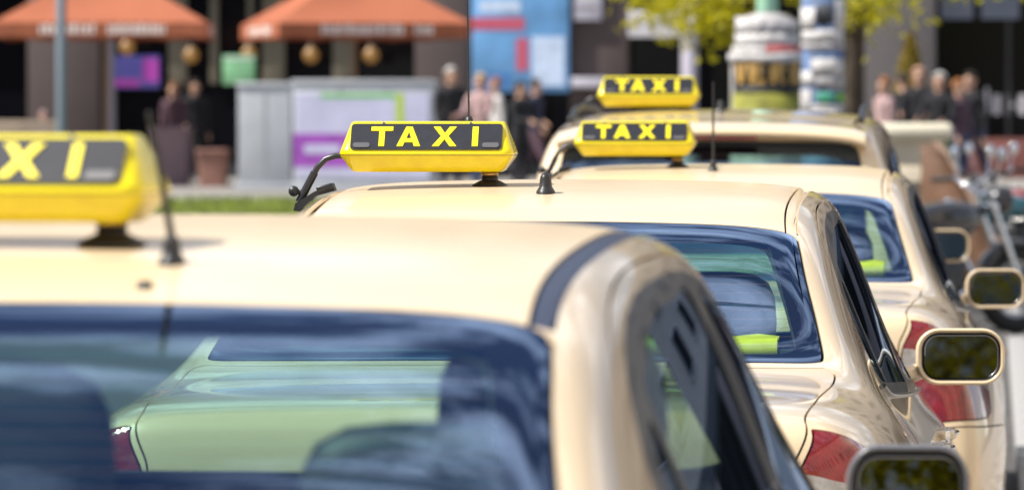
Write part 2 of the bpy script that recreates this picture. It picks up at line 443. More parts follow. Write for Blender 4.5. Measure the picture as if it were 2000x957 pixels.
def sedan_regions(S):
    reg = []; gaps = []
    G = .0042
    def region(name, *lines): reg.append((name, np.concatenate(lines)))
    def gap(L, w=G): gaps.append(('gap', S.strip(L, w)))
    # wheel arches
    for yc in (1.12, 3.97):
        a = [S_(yc+.345*math.cos(R(t)), .33+.345*math.sin(R(t))) for t in range(-14, 195, 12)]
        L = S.line(a, 4); e = np.array([[L[-1][0], 10.6], [L[0][0], 10.6]])
        region('hole', L, e)
    # tail lights
    t_top = S.line([R_(.632, 1.057), R_(.685, 1.047), R_(.735, 1.018), S_(.22, .978), S_(.38, .925)], 10)
    t_out = S.line([S_(.38, .925), S_(.405, .86), S_(.36, .80)], 8)
    t_bot = S.line([S_(.36, .80), S_(.2, .785), R_(.72, .782), R_(.635, .79)], 10)
    t_in = S.line([R_(.635, .79), R_(.612, .90), R_(.613, .99), R_(.632, 1.057)], 8)
    m1 = S.line([R_(.608, .980), R_(.70, .965), S_(.20, .935), S_(.415, .885)], 10); m2 = S.line([R_(.608, .92), R_(.70, .905), S_(.20, .885), S_(.41, .84)], 10)
    tail = np.concatenate([t_top, t_out, t_bot, t_in])
    gap(np.concatenate([t_top, t_out[1:], t_bot[1:], t_in[1:]]), .004)
    # trunk lid
    lid = S.line([(S.inv('T', .0, .868)[0], 0), T_(.30, .872), T_(.52, .885), T_(.628, .912), T_(.650, .865), T_(.640, .60), T_(.631, .34), R_(.620, 1.070), R_(.606, 1.01), R_(.599, .93), R_(.60, .80), R_(.52, .765), R_(.25, .76), R_(.02, .76)], 12, corner=(3, 10))
    e0 = np.array([[lid[-1][0], 0]])
    gap(lid)
    # bumper seam
    gap(S.line([R_(.605, .76), R_(.72, .765), S_(.25, .76), S_(.76, .735)], 10))
    # rear glass
    gb = S.line([(S.inv('T', 0, .905)[0], 0), T_(.30, .908), T_(.50, .922), T_(.606, .942), T_(.622, .985), T_(.603, 1.16), T_(.574, 1.36), T_(.553, 1.54), T_(.539, 1.597), T_(.46, 1.614), T_(.22, 1.620), (S.inv('T', 0, 1.622)[0], 0)], 8)
    gc = S.line([(S.inv('T', 0, .955)[0], 0), T_(.30, .957), T_(.47, .967), T_(.545, .983), T_(.566, 1.03), T_(.546, 1.18), T_(.518, 1.34), T_(.494, 1.48), T_(.470, 1.532), T_(.40, 1.552), T_(.2, 1.561), (S.inv('T', 0, 1.564)[0], 0)], 8)
    # windscreen
    wb = S.line([(S.inv('T', 0, 3.02)[0], 0), T_(.25, 3.01), T_(.46, 2.99), T_(.515, 3.03), T_(.56, 3.26), T_(.61, 3.52), T_(.615, 3.60), T_(.55, 3.66), T_(.3, 3.72), (S.inv('T', 0, 3.74)[0], 0)], 8)
    wc = S.line([(S.inv('T', 0, 3.09)[0], 0), T_(.25, 3.08), T_(.44, 3.065), T_(.485, 3.10), T_(.525, 3.28), T_(.565, 3.48), T_(.568, 3.54), T_(.5, 3.59), T_(.3, 3.64), (S.inv('T', 0, 3.66)[0], 0)], 8)
    # side windows
    belt = [S_(1.475, 1.075), S_(1.60, 1.045), S_(1.9, 1.028), S_(2.4, 1.005), S_(2.9, .985), S_(3.44, .965)]
    top = [S_(3.44, .965), S_(3.34, 1.06), S_(3.16, 1.20), S_(2.98, 1.332), S_(2.72, 1.384), S_(2.4, 1.399), S_(2.02, 1.384), S_(1.725, 1.325), S_(1.55, 1.232), S_(1.482, 1.13), S_(1.475, 1.075)]
    dlo = np.concatenate([S.line(belt, 8), S.line(top, 8)[1:]])
    def win(b, t): return np.concatenate([S.line(b, 8), S.line(t, 8)])
    q = win([S_(1.525, 1.09), S_(1.60, 1.07), S_(1.72, 1.06)], [S_(1.72, 1.06), S_(1.715, 1.262), S_(1.61, 1.205), S_(1.545, 1.14)])
    rd = win([S_(1.76, 1.058), S_(2.0, 1.047), S_(2.52, 1.022)], [S_(2.52, 1.022), S_(2.50, 1.20), S_(2.47, 1.370), S_(2.3, 1.372), S_(2.05, 1.358), S_(1.85, 1.318), S_(1.765, 1.285), S_(1.755, 1.17)])
    fd = win([S_(2.64, 1.018), S_(2.9, 1.008), S_(3.32, .992)], [S_(3.32, .992), S_(3.25, 1.10), S_(3.10, 1.208), S_(2.95, 1.310), S_(2.72, 1.360), S_(2.60, 1.368), S_(2.62, 1.20)])
    # doors
    fr = [S_(1.60, 1.0), S_(1.50, 1.045), S_(1.445, 1.075), S_(1.475, 1.135), S_(1.540, 1.250), S_(1.712, 1.345), S_(2.02, 1.403), S_(2.4, 1.418), S_(2.73, 1.404), S_(3.0, 1.352), S_(3.19, 1.225), S_(3.38, 1.08), S_(3.60, .93)]
    rdoor = S.line([S_(1.50, 1.045), S_(1.49, .93), S_(1.52, .75), S_(1.62, .58), S_(1.74, .40), S_(1.78, .27), S_(2.60, .27), S_(2.585, .60), S_(2.575, .96), S_(2.565, 1.02)], 10, corner=(5, 6))
    fdoor = S.line([S_(2.60, .27), S_(3.58, .27), S_(3.66, .50), S_(3.66, .78), S_(3.60, .93)], 10, corner=(1,))
    frame = S.line(fr[2:], 8)
    gap(frame, .004); gap(rdoor); gap(fdoor)
    frd = S.line([S_(2.565, 1.02), S_(2.54, 1.2), S_(2.50, 1.418)], 6)
    # door outlines as regions
    reg_rd = np.concatenate([rdoor, frd[1:], S.line(fr[2:8][::-1], 8)])
    reg_fd = np.concatenate([frd, S.line(fr[8:], 8), fdoor[::-1], S.line([S_(2.60, .27), S_(2.585, .60), S_(2.575, .96), S_(2.565, 1.02)], 10)])
    # roof ditches
    u0 = S.inv('T', .50, 1.625)[0]; u1 = S.inv('T', .50, 3.0)[0]
    uu = np.linspace(u0-.06, u1+.05, 60); base = np.stack([uu, np.full(60, 2.12)], 1)
    la = S.offset(base, .013); lb = S.offset(base, -.013)
    gap(la, .0045); gap(lb, .0045)
    trim = S.strip(base, .026)
    ub = S.inv('T', 0, 1.2)[0]; uf = S.inv('T', 0, 3.4)[0]
    inner = np.array([(ub, 0), (ub, 2.12), (uf, 2.12), (uf, 0)])
    # bonnet, front
    hood = S.line([(S.inv('T', 0, 3.80)[0], 0), T_(.35, 3.77), T_(.60, 3.69), T_(.66, 3.80), T_(.63, 4.2), T_(.53, 4.52), T_(.3, 4.64), (S.inv('T', 0, 4.66)[0], 0)], 10)
    gap(hood)
    head = S.line([S_(4.50, .755), S_(4.62, .70), S_(4.66, .62), S_(4.56, .59), S_(4.44, .65), S_(4.50, .755)], 8)
    rb = np.concatenate([S.line([R_(.02, .758), R_(.25, .758), R_(.605, .758), R_(.72, .763), S_(.25, .758), S_(.74, .735)], 10), S.line([S_(.74, .735), S_(.74, .25)], 8)[1:], np.array([(S.inv('S', .74, .25)[0], S.Cn-1), (0.02, S.Cn-1), (.02, 0)])])
    R2 = []
    arches = [r for r in reg]; reg = list(arches)
    glassP = [('rear_clear', gc), ('rear_frit', gb), ('wind_clear', wc), ('wind_frit', wb)]
    gg = [('gap', S.strip(gb, .006)), ('gap', S.strip(wb, .006))]
    tl = [('tail_mid', np.concatenate([m1, m2[::-1]])), ('tail', tail)]
    reg = glassP[:1]+[glassP[2]]+gg+[glassP[1], glassP[3]]+reg+gaps[:1]+tl+gaps[1:]
    reg += [('glass_q', q), ('glass_r', rd), ('glass_f', fd), ('dlo', dlo)]
    reg += [('roof_trim', trim), ('roof', inner), ('trunk_lid', np.concatenate([lid, e0])), ('door_rear', reg_rd), ('door_front', reg_fd), ('hood', hood), ('headlight', head), ('rear_bumper', rb)]
    return reg

def van_net():
    rows = [
     (.08, .98, .60, .97, .66, .955, .70, .935, .735, .905, .79, .85, .85),
     (.14, 1.09, .64, 1.07, .69, 1.045, .725, 1.01, .757, .97, .82, .87, .88),
     (.24, 1.29, .635, 1.27, .69, 1.225, .735, 1.12, .775, 1.00, .85, .885, .895),
     (.35, 1.46, .615, 1.445, .672, 1.39, .73, 1.20, .785, .995, .86, .885, .90),
     (.43, 1.575, .60, 1.553, .66, 1.49, .728, 1.24, .79, .99, .865, .885, .90),
     (.60, 1.612, .598, 1.588, .657, 1.53, .73, 1.26, .795, .985, .868, .882, .90),
     (1.0, 1.636, .602, 1.612, .662, 1.555, .735, 1.27, .80, .978, .87, .88, .90),
     (1.6, 1.650, .61, 1.625, .668, 1.565, .74, 1.27, .80, .972, .87, .878, .90),
     (2.2, 1.640, .61, 1.614, .668, 1.555, .742, 1.265, .80, .965, .87, .876, .90),
     (2.7, 1.585, .60, 1.558, .66, 1.505, .742, 1.245, .80, .957, .87, .87, .90),
     (3.0, 1.485, .605, 1.455, .667, 1.405, .742, 1.19, .80, .95, .87, .868, .90),
     (3.3, 1.32, .635, 1.29, .69, 1.25, .747, 1.11, .80, .94, .868, .86, .90),
     (3.6, 1.13, .66, 1.10, .712, 1.075, .757, 1.02, .80, .925, .865, .845, .90),
     (3.85, 1.02, .655, .99, .708, .968, .753, .94, .793, .90, .855, .82, .895),
     (4.12, .94, .61, .91, .665, .89, .71, .865, .752, .83, .81, .76, .86),
     (4.28, .84, .53, .81, .585, .79, .63, .77, .675, .74, .73, .69, .78)]
    net = rowset(rows, (.70, .48, .27, .20))
    bump = lambda z: -.03*sm(.55, .72, .72+.55-z if z > .6 else .72)
    rc = cap(net[0], [(0.001, 0.0), (.3, .002), (.62, .006), (.88, .016), (.965, .04)], .60, bump)
    fc = cap(net[-1], [(.96, 4.34), (.86, 4.38), (.55, 4.40), (0.001, 4.405)], .55, lambda z: 0)
    S = Surf(rc+net+fc); S.rear_max = 9.2; S.top_min = 8; S.side_min = 5
    return S
def van_regions(S):
    gaps = []; reg = []
    def gap(L, w=.0055): gaps.append(('gap', S.strip(L, w)))
    for yc in (.86, 3.55):
        L = S.line([S_(yc+.345*math.cos(R(t)), .33+.345*math.sin(R(t))) for t in range(-14, 195, 12)], 4)
        reg.append(('hole', np.concatenate([L, np.array([[L[-1][0], 10.6], [L[0][0], 10.6]])])))
    def c0(k, z): return (S.inv(k, 0, z)[0], 0)
    gb = S.line([c0('R', 1.10), R_(.3, 1.10), R_(.52, 1.105), R_(.60, 1.13), R_(.605, 1.25), R_(.585, 1.42), R_(.565, 1.492), R_(.5, 1.512), R_(.25, 1.52), c0('R', 1.522)], 8)
    gc = S.line([c0('R', 1.14), R_(.3, 1.14), R_(.5, 1.145), R_(.55, 1.17), R_(.555, 1.25), R_(.535, 1.41), R_(.515, 1.455), R_(.45, 1.475), R_(.25, 1.48), c0('R', 1.482)], 8)
    wb = S.line([c0('T', 2.78), T_(.3, 2.77), T_(.53, 2.75), T_(.58, 2.82), T_(.615, 3.2), T_(.635, 3.55), T_(.62, 3.66), T_(.4, 3.75), c0('T', 3.78)], 8)
    wc = S.line([c0('T', 2.85), T_(.3, 2.84), T_(.5, 2.83), T_(.545, 2.89), T_(.575, 3.2), T_(.592, 3.5), T_(.57, 3.58), T_(.4, 3.66), c0('T', 3.68)], 8)
    def win(b, t): return np.concatenate([S.line(b, 8), S.line(t, 8)])
    dlo = win([S_(.50, 1.07), S_(1.0, 1.045), S_(2.2, 1.01), S_(3.5, .965)], [S_(3.5, .965), S_(3.35, 1.09), S_(3.1, 1.27), S_(2.8, 1.42), S_(2.4, 1.485), S_(1.6, 1.50), S_(1.0, 1.485), S_(.66, 1.45), S_(.52, 1.36), S_(.49, 1.2), S_(.50, 1.07)])
    q = win([S_(.55, 1.10), S_(1.0, 1.08), S_(1.22, 1.07)], [S_(1.22, 1.07), S_(1.20, 1.45), S_(1.0, 1.45), S_(.70, 1.42), S_(.57, 1.34), S_(.54, 1.2)])
    rd = win([S_(1.27, 1.068), S_(1.7, 1.053), S_(2.14, 1.04)], [S_(2.14, 1.04), S_(2.10, 1.46), S_(1.6, 1.47), S_(1.25, 1.453)])
    fd = win([S_(2.25, 1.037), S_(2.8, 1.015), S_(3.36, .995)], [S_(3.36, .995), S_(3.26, 1.09), S_(3.05, 1.24), S_(2.78, 1.375), S_(2.4, 1.45), S_(2.21, 1.457)])
    rdoor = S.line([S_(1.22, 1.03), S_(1.24, .75), S_(1.32, .55), S_(1.42, .27), S_(2.22, .27), S_(2.21, .6), S_(2.19, 1.0)], 10, corner=(3, 4)); gap(rdoor)
    fdoor = S.line([S_(2.22, .27), S_(3.2, .27), S_(3.24, .5), S_(3.26, .9)], 10, corner=(1,)); gap(fdoor)
    reg_rd = np.concatenate([rdoor, np.array([S.inv('S', 1.22, 1.03)])])
    reg_fd = np.concatenate([fdoor, S.line([S_(2.19, 1.0), S_(2.21, .6), S_(2.22, .27)], 8)])
    tail = S.line([R_(.66, 1.02), R_(.74, 1.0), S_(.26, .97), S_(.33, .88), S_(.25, .80), R_(.74, .78), R_(.66, .80), R_(.66, 1.02)], 8)
    gap(tail, .004)
    u0 = S.inv('T', .55, .55)[0]; u1 = S.inv('T', .55, 2.75)[0]; uu = np.linspace(u0, u1, 60); base = np.stack([uu, np.full(60, 1.95)], 1); gap(base, .012)
    inner = np.array([(u0-.7, 0), (u0-.7, 1.95), (u1+.3, 1.95), (u1+.3, 0)])
    rb = np.concatenate([S.line([R_(.02, .70), R_(.4, .70), R_(.72, .70), S_(.5, .70)], 10), S.line([S_(.5, .70), S_(.5, .25)], 8)[1:], np.array([(S.inv('S', .5, .25)[0], S.Cn-1), (.02, S.Cn-1), (.02, 0)])])
    gap(S.line([R_(.02, .70), R_(.4, .70), R_(.72, .70), S_(.5, .70)], 10))
    head = S.line([S_(4.12, .80), S_(4.24, .74), S_(4.27, .65), S_(4.16, .62), S_(4.05, .69), S_(4.12, .80)], 8)
    return [('rear_clear', gc), ('wind_clear', wc), ('gap', S.strip(gb, .006)), ('gap', S.strip(wb, .006)), ('rear_frit', gb), ('wind_frit', wb)] + reg + [('glass_q', q), ('glass_r', rd), ('glass_f', fd), ('dlo', dlo)] + [gaps[2]] + [('tail', tail)] + gaps[:2] + gaps[3:] + [('roof', inner), ('door_rear', reg_rd), ('door_front', reg_fd), ('rear_bumper', rb), ('headlight', head)]
# ---------------------------------------------------------------- shared car fittings
def wheel_meshes(r=.322, w=.215):
    t = MB(); t.lathe([(r*.66, -w/2+.02), (r*.72, -w/2), (r*.93, -w/2+.006), (r*.985, -w/2+.03), (r, -w/2+.055), (r, w/2-.055), (r*.985, w/2-.03), (r*.93, w/2-.006), (r*.72, w/2), (r*.66, w/2-.02)], axis='x', n=40)
    for k in range(40):
        a = 2*math.pi*k/40
        t.box((0, (r+.001)*math.cos(a), (r+.001)*math.sin(a)), (w*.72, .02, .008), rot=Matrix.Rotation(a-math.pi/2, 4, 'X'))
    m = MB(); m.lathe([(r*.68, -w/2+.03), (r*.66, w/2-.012), (r*.60, w/2-.03), (r*.57, w/2-.10), (.0, w/2-.10)], axis='x', n=40)
    for k in range(10):
        a = 2*math.pi*k/10; c, s_ = math.cos(a), math.sin(a)
        m.tube([(w/2-.028, .045*c, .045*s_), (w/2-.03, r*.62*c, r*.62*s_)], [.017, .013], 6)
    m.lathe([(0, w/2-.012), (.05, w/2-.015), (.06, w/2-.035)], axis='x', n=20)
    return t.mesh('tyre'), m.mesh('rim')
def mirror_meshes():
    """right-hand door mirror: housing open to the rear, glass, bezel, arm"""
    def ring(w, h, y, r, dx=0, dz=0, skew=0):
        return [(a+dx+skew*b, y, b+dz) for a, b in rrect(w, h, r, 7)]
    h = MB()
    h.loft([ring(.176, .106, .012, .038, .002), ring(.188, .118, -.003, .045), ring(.198, .128, 0.0, .050), ring(.202, .130, .012, .052), ring(.196, .124, .045, .05, -.002), ring(.17, .102, .08, .045, -.008), ring(.12, .065, .105, .03, -.014), ring(.06, .03, .115, .012, -.02)], cap=False)
    arm = MB()
    arm.loft([[(-.155, .03+.05*math.cos(t), -.045+.030*math.sin(t)) for t in np.linspace(0, 2*math.pi, 13)[:-1]],
              [(-.115, .035+.042*math.cos(t), -.042+.022*math.sin(t)) for t in np.linspace(0, 2*math.pi, 13)[:-1]],
              [(-.07, .062+.026*math.cos(t), -.03+.018*math.sin(t)) for t in np.linspace(0, 2*math.pi, 13)[:-1]]])
    bz = MB(); bz.loft([ring(.178, .108, .006, .039, .002), ring(.170, .100, .016, .034, .002)], cap=False); bz.loft([ring(.178, .108, .02, .039, .002), ring(.178, .108, .021, .039, .002)])
    g = MB(); g.add(ring(.166, .096, .0150, .032, .002), [tuple(range(32))[::1]]); 
    n = len(rrect(1, 1, .1, 7)); g = MB(); g.add(ring(.166, .096, .0150, .032, .002), [tuple(range(n))])
    rim = MB(); P = ring(.166, .096, .0145, .032, .002); rim.tube([*P, P[0]], .0016, 6, cap=False)
    sig = MB(); sig.box((.098, .03, .012), (.008, .035, .022), .003)
    return dict(housing=h.mesh(), arm=arm.mesh(), bezel=bz.mesh(), glass=g.mesh(), glass_edge=rim.mesh(), indicator=sig.mesh())
def mirrored(me, name):
    m2 = me.copy(); m2.name = name
    for v in m2.vertices: v.co.x *= -1
    m2.flip_normals(); return m2
def headrest_mesh(w, h, d):
    m = MB(); rings = []
    for k, (f, z) in enumerate([(.55, -.5), (.80, -.47), (.96, -.3), (1, 0), (.97, .25), (.86, .40), (.62, .485), (.3, .51)]):
        rings.append([(w/2*f*math.copysign(abs(math.cos(t))**.6, math.cos(t)), d/2*min(1, f+.12)*math.copysign(abs(math.sin(t))**.7, math.sin(t)), z*h) for t in np.linspace(0, 2*math.pi, 29)[:-1]])
    m.loft(rings); return m.mesh()
def cushion_mesh(w, h, d, lean=0.):
    m = MB(); rings = []
    for k in range(9):
        z = -.5+k/8; f = 1-.18*max(0, (abs(z)-.38)/.12)**2 - (.10*max(0, z+.1) if lean else 0)
        rings.append([(w/2*f*math.copysign(abs(math.cos(t))**.35, math.cos(t)), -lean*(z+.5)*h + d/2*f*math.copysign(abs(math.sin(t))**.5, math.sin(t)), z*h) for t in np.linspace(0, 2*math.pi, 29)[:-1]])
    m.loft(rings); return m.mesh()
TYRE, RIM = wheel_meshes()
MIR = mirror_meshes()
HEAD_F = headrest_mesh(.265, .21, .12); HEAD_R = headrest_mesh(.27, .19, .10)
SEATB = cushion_mesh(.47, .60, .14, .28); SEATC = cushion_mesh(.50, .14, .50)

def fit_wheels(root, ys, hw, r=.322):
    for y in ys:
        for s_ in (1, -1):
            w = bpy.data.objects.new('wheel', None); COL.objects.link(w); w.parent = root; w.location = (s_*hw, y, r); w.rotation_euler = (0, 0, 0 if s_ > 0 else math.pi)
            obj('tyre', TYRE, 'tyre', w); obj('rim', RIM, 'alloy', w)
def fit_mirror(root, loc, s_, sc=1.0, toe=0.):
    h = obj('door_mirror', MIR['housing'] if s_ > 0 else MIRL['housing'], 'paint', root); h.location = loc; h.rotation_euler = (0, 0, toe*s_); h.scale = (sc, sc, sc)
    D = MIR if s_ > 0 else MIRL
    for n, m in (('arm', 'paint'), ('bezel', 'black_plastic'), ('glass', 'mirror_glass'), ('glass_edge', 'alloy'), ('indicator', 'amber')):
        q = obj('mirror_'+n, D[n], m, h)
        if n == 'glass': q.rotation_euler = (R(-4.5), 0, R(1.5))
    return h
MIRL = {k: mirrored(v, k) for k, v in MIR.items()}

def interior(root, seats, head_front, head_rear, shelf, dash, rear_rests=True):
    for x in seats:
        b = obj('front_seat', SEATB, 'seat_leather', root); b.location = (x, 2.28, .80)
        h = obj('headrest', HEAD_F, 'seat_leather', b); h.location = (0, -.17, .365+head_front)
        for dx in (-.06, .06): MB().tube([(dx, -.155, .22), (dx, -.165, .33)], .007, 6).build('headrest_post', 'chrome', b)
        c = obj('seat_cushion', SEATC, 'seat_leather', b); c.location = (0, .25, -.36)
    rb = MB(); rb.box((0, 1.62, .80), (1.18, .16, .50), .05, rot=Matrix.Rotation(R(14), 4, 'X')); r = rb.build('rear_bench', 'seat_leather', root)
    if rear_rests:
        for x in (-.36, .36):
            h = obj('headrest', HEAD_R, 'seat_leather', r); h.location = (x, 1.50, 1.075+head_rear)
    MB().box((0, 1.85, .50), (1.2, .5, .14), .04).build('rear_cushion', 'seat_leather', root)
    MB().box((0, shelf[0], shelf[1]), (1.16, .50, .03), .01).build('parcel_shelf', 'lining', root)
    d = MB(); d.loft([[(x, dash[0]+a, b) for a, b in ((0, .55), (-.05, .80), (.0, .93), (.12, dash[1]), (.45, dash[1]-.02), (.50, .6))] for x in (-.70, -.3, .3, .70)]); dd = d.build('dashboard', 'dash', root)
    sw = MB(); P = [(-.36+.185*math.cos(t), dash[0]-.12+.07*math.sin(t), .86+.17*math.sin(t)) for t in np.linspace(0, 2*math.pi, 33)]
    sw.tube(P, .016, 8, cap=False); sw.box((-.36, dash[0]-.12, .86), (.15, .04, .10), .02); sw.tube([(-.36, dash[0]-.1, .86), (-.36, dash[0]+.06, .82)], .03, 8)
    sw.build('steering_wheel', 'dash', root)
    MB().box((0, 3.0, .33), (1.3, 2.4, .04)).build('cabin_floor', 'lining', root)

def make_sedan():
    S = sedan_net(); reg = sedan_regions(S)
    V, F, lab, X, Nn = cut(S, reg)
    names = [r[0] for r in reg]; L = np.array([names[i] if i >= 0 else 'body' for i in lab])
    root = thing('taxi', 'x', 'taxi')
    both = (1, -1)
    def part(region, name, m, sides=both, skirt=.012, inset=0., parent=None):
        f = F[L == region]
        if len(f) == 0: print('EMPTY', region); return None
        me = panel_mesh(name, f, X, Nn, V, sides, skirt, inset)
        return obj(name, me, m, parent or root)
    part('body', 'body_shell', 'paint'); part('roof', 'roof_panel', 'roof_paint'); 
    for s_ in both: part('roof_trim', 'roof_trim', 'roof_paint', (s_,), .006, .001)
    part('trunk_lid', 'trunk_lid', 'paint'); part('hood', 'bonnet', 'paint'); part('rear_bumper', 'rear_bumper', 'paint')
    rg = part('rear_frit', 'rear_window', 'frit', both, .004); part('rear_clear', 'rear_pane', 'rear_glass', both, 0, .0, rg)
    wg = part('wind_frit', 'windscreen', 'frit', both, .004); part('wind_clear', 'windscreen_pane', 'car_glass', both, 0, 0, wg)
    for s_ in both:
        d = part('door_rear', 'rear_door', 'paint', (s_,)); part('glass_r', 'door_glass', 'side_glass', (s_,), 0, .004, d)
        e = part('door_front', 'front_door', 'paint', (s_,)); part('glass_f', 'door_glass', 'side_glass', (s_,), 0, .004, e)
        fr = part('dlo', 'window_frame', 'black_trim', (s_,), .008, .001); part('glass_q', 'quarter_glass', 'side_glass', (s_,), 0, .004, fr)
        t = part('tail', 'tail_light', 'red_lens', (s_,), .01, -.001); part('tail_mid', 'reversing_light', 'clear_lens', (s_,), 0, -.001, t)
        part('headlight', 'headlight', 'clear_lens', (s_,))
        for (y, z, dd) in ((2.02, .905, d), (3.02-.28, .895, e)):
            p = S.ev(*S.inv('S', y, z)); h = MB()
            x0 = p[0]
            h.tube([(x0-.01, y-.10, z+.004), (x0+.014, y-.085, z+.004), (x0+.026, y-.05, z+.003), (x0+.028, y, z+.002), (x0+.026, y+.05, z+.001), (x0+.014, y+.085, z), (x0-.01, y+.10, z)], [.010, .012, .013, .013, .013, .012, .010], 10)
            hm = h.mesh('door_handle')
            if s_ < 0: hm = mirrored(hm, 'door_handle')
            hh = obj('door_handle', hm, 'paint', dd)
            c = MB(); c.tube([(x0+.033, y-.075, z+.006), (x0+.040, y, z+.005), (x0+.033, y+.075, z+.003)], [.004, .006, .004], 8)
            c.lathe([(0, .013), (.011, .012), (.015, .002)], (x0+.012, y-.118, z+.003), 'x', 14); cm = c.mesh()
            obj('handle_chrome', cm if s_ > 0 else mirrored(cm, 'c'), 'chrome', hh)
        # bright weather strip along the belt line
        ys = np.linspace(1.50, 3.40, 24); Q = []
        for y in ys:
            z = np.interp(y, [1.475, 1.60, 1.9, 2.4, 2.9, 3.44], [1.07, 1.042, 1.025, 1.002, .982, .962]); Q.append(S.ev(*S.inv('S', y, z))+np.array([.003, 0, 0]))
        w = MB(); w.tube([(q_[0]*s_, q_[1], q_[2]) for q_ in Q], .005, 6); w.build('belt_strip', 'black_trim', root)
        fit_mirror(root, (s_*.872, 3.36, 1.04), s_, 1.02, R(4))
    # inner lining: closes the gaps and gives the cabin its walls
    f = F[~np.isin(L, ['rear_clear', 'wind_clear', 'glass_q', 'glass_r', 'glass_f', 'hole'])]
    obj('cabin_lining', panel_mesh('lining', f, X, Nn, V, both, 0, .02), 'lining', root)
    f = F[np.isin(L, ['roof'])]
    obj('headliner', panel_mesh('headliner', f, X, Nn, V, both, 0, .035, True), 'headliner', root)
    # number plate, badge, exhaust, under body
    MB().box((0, -.022, .66), (.52, .012, .112), .004).build('number_plate', mat('plate_white', (.75, .75, .74), .4), root)
    b = MB(); b.lathe([(.034, 0), (.034, .006), (.029, .008), (.029, 0)], (0, .045, .965), 'y', 28)
    b.lathe([(.029, .002), (.018, -.002), (0, -.003)], (0, .045, .965), 'y', 28)
    b.build('badge', 'chrome', root)
    MB().box((0, 2.4, .26), (1.55, 4.2, .14), .03).build('underbody', 'black_plastic', root)
    fit_wheels(root, (1.12, 3.97), .785)
    interior(root, (-.35, .35), .0, .0, (1.24, 1.122), (3.0, .985))
    return root, S

def roof_z(S, x, y): return S.ev(*S.inv('T', x, y))[2]
# ---------------------------------------------------------------- taxi sign
mat('sign_yellow', (.98, .83, .006), .22, coat=.6, var=.03, vscale=20); mat('sign_lower', (.98, .77, .005), .3, coat=.5, var=.10, vscale=30)
mat('sign_panel', (.018, .018, .024), .25, coat=.5, var=.2, vscale=50); mat('letter_yellow', (.97, .82, .01), .35); mat('sign_grey', (.10, .10, .11), .4)
mat('post_black', (.016, .014, .013), .45); mat('brass', (.55, .36, .16), .3, .9); mat('arm_metal', (.05, .05, .055), .35, .55)
translucent('sign_yellow', (.95, .74, .01), .15); translucent('sign_lower', (.97, .66, .01), .25)
def dup_mesh(key, fn, _c={}):
    if key not in _c: _c[key] = fn()
    return _c[key]
def sign_ring(w, d, z, r, n=5): return [(a, b, z) for a, b in rrect(w, d, r, n)]
LET = {'T': [[(-.5, 1), (.5, 1), (.5, .79), (.13, .79), (.13, 0), (-.13, 0), (-.13, .79), (-.5, .79)]],
       'A': [[(-.14, 1), (0, 1), (0, .74), (-.115, .40), (0, .40), (0, .205), (-.185, .205), (-.26, 0), (-.54, 0)], [(0, 1), (.14, 1), (.54, 0), (.26, 0), (.185, .205), (0, .205), (0, .40), (.115, .40), (0, .74)]],
       'X': [[(-.53, 1), (-.22, 1), (0, .66), (.22, 1), (.53, 1), (.165, .515), (.56, 0), (.25, 0), (0, .36), (-.25, 0), (-.56, 0), (-.165, .515)]],
       'I': [[(-.135, 1), (.135, 1), (.135, 0), (-.135, 0)]]}
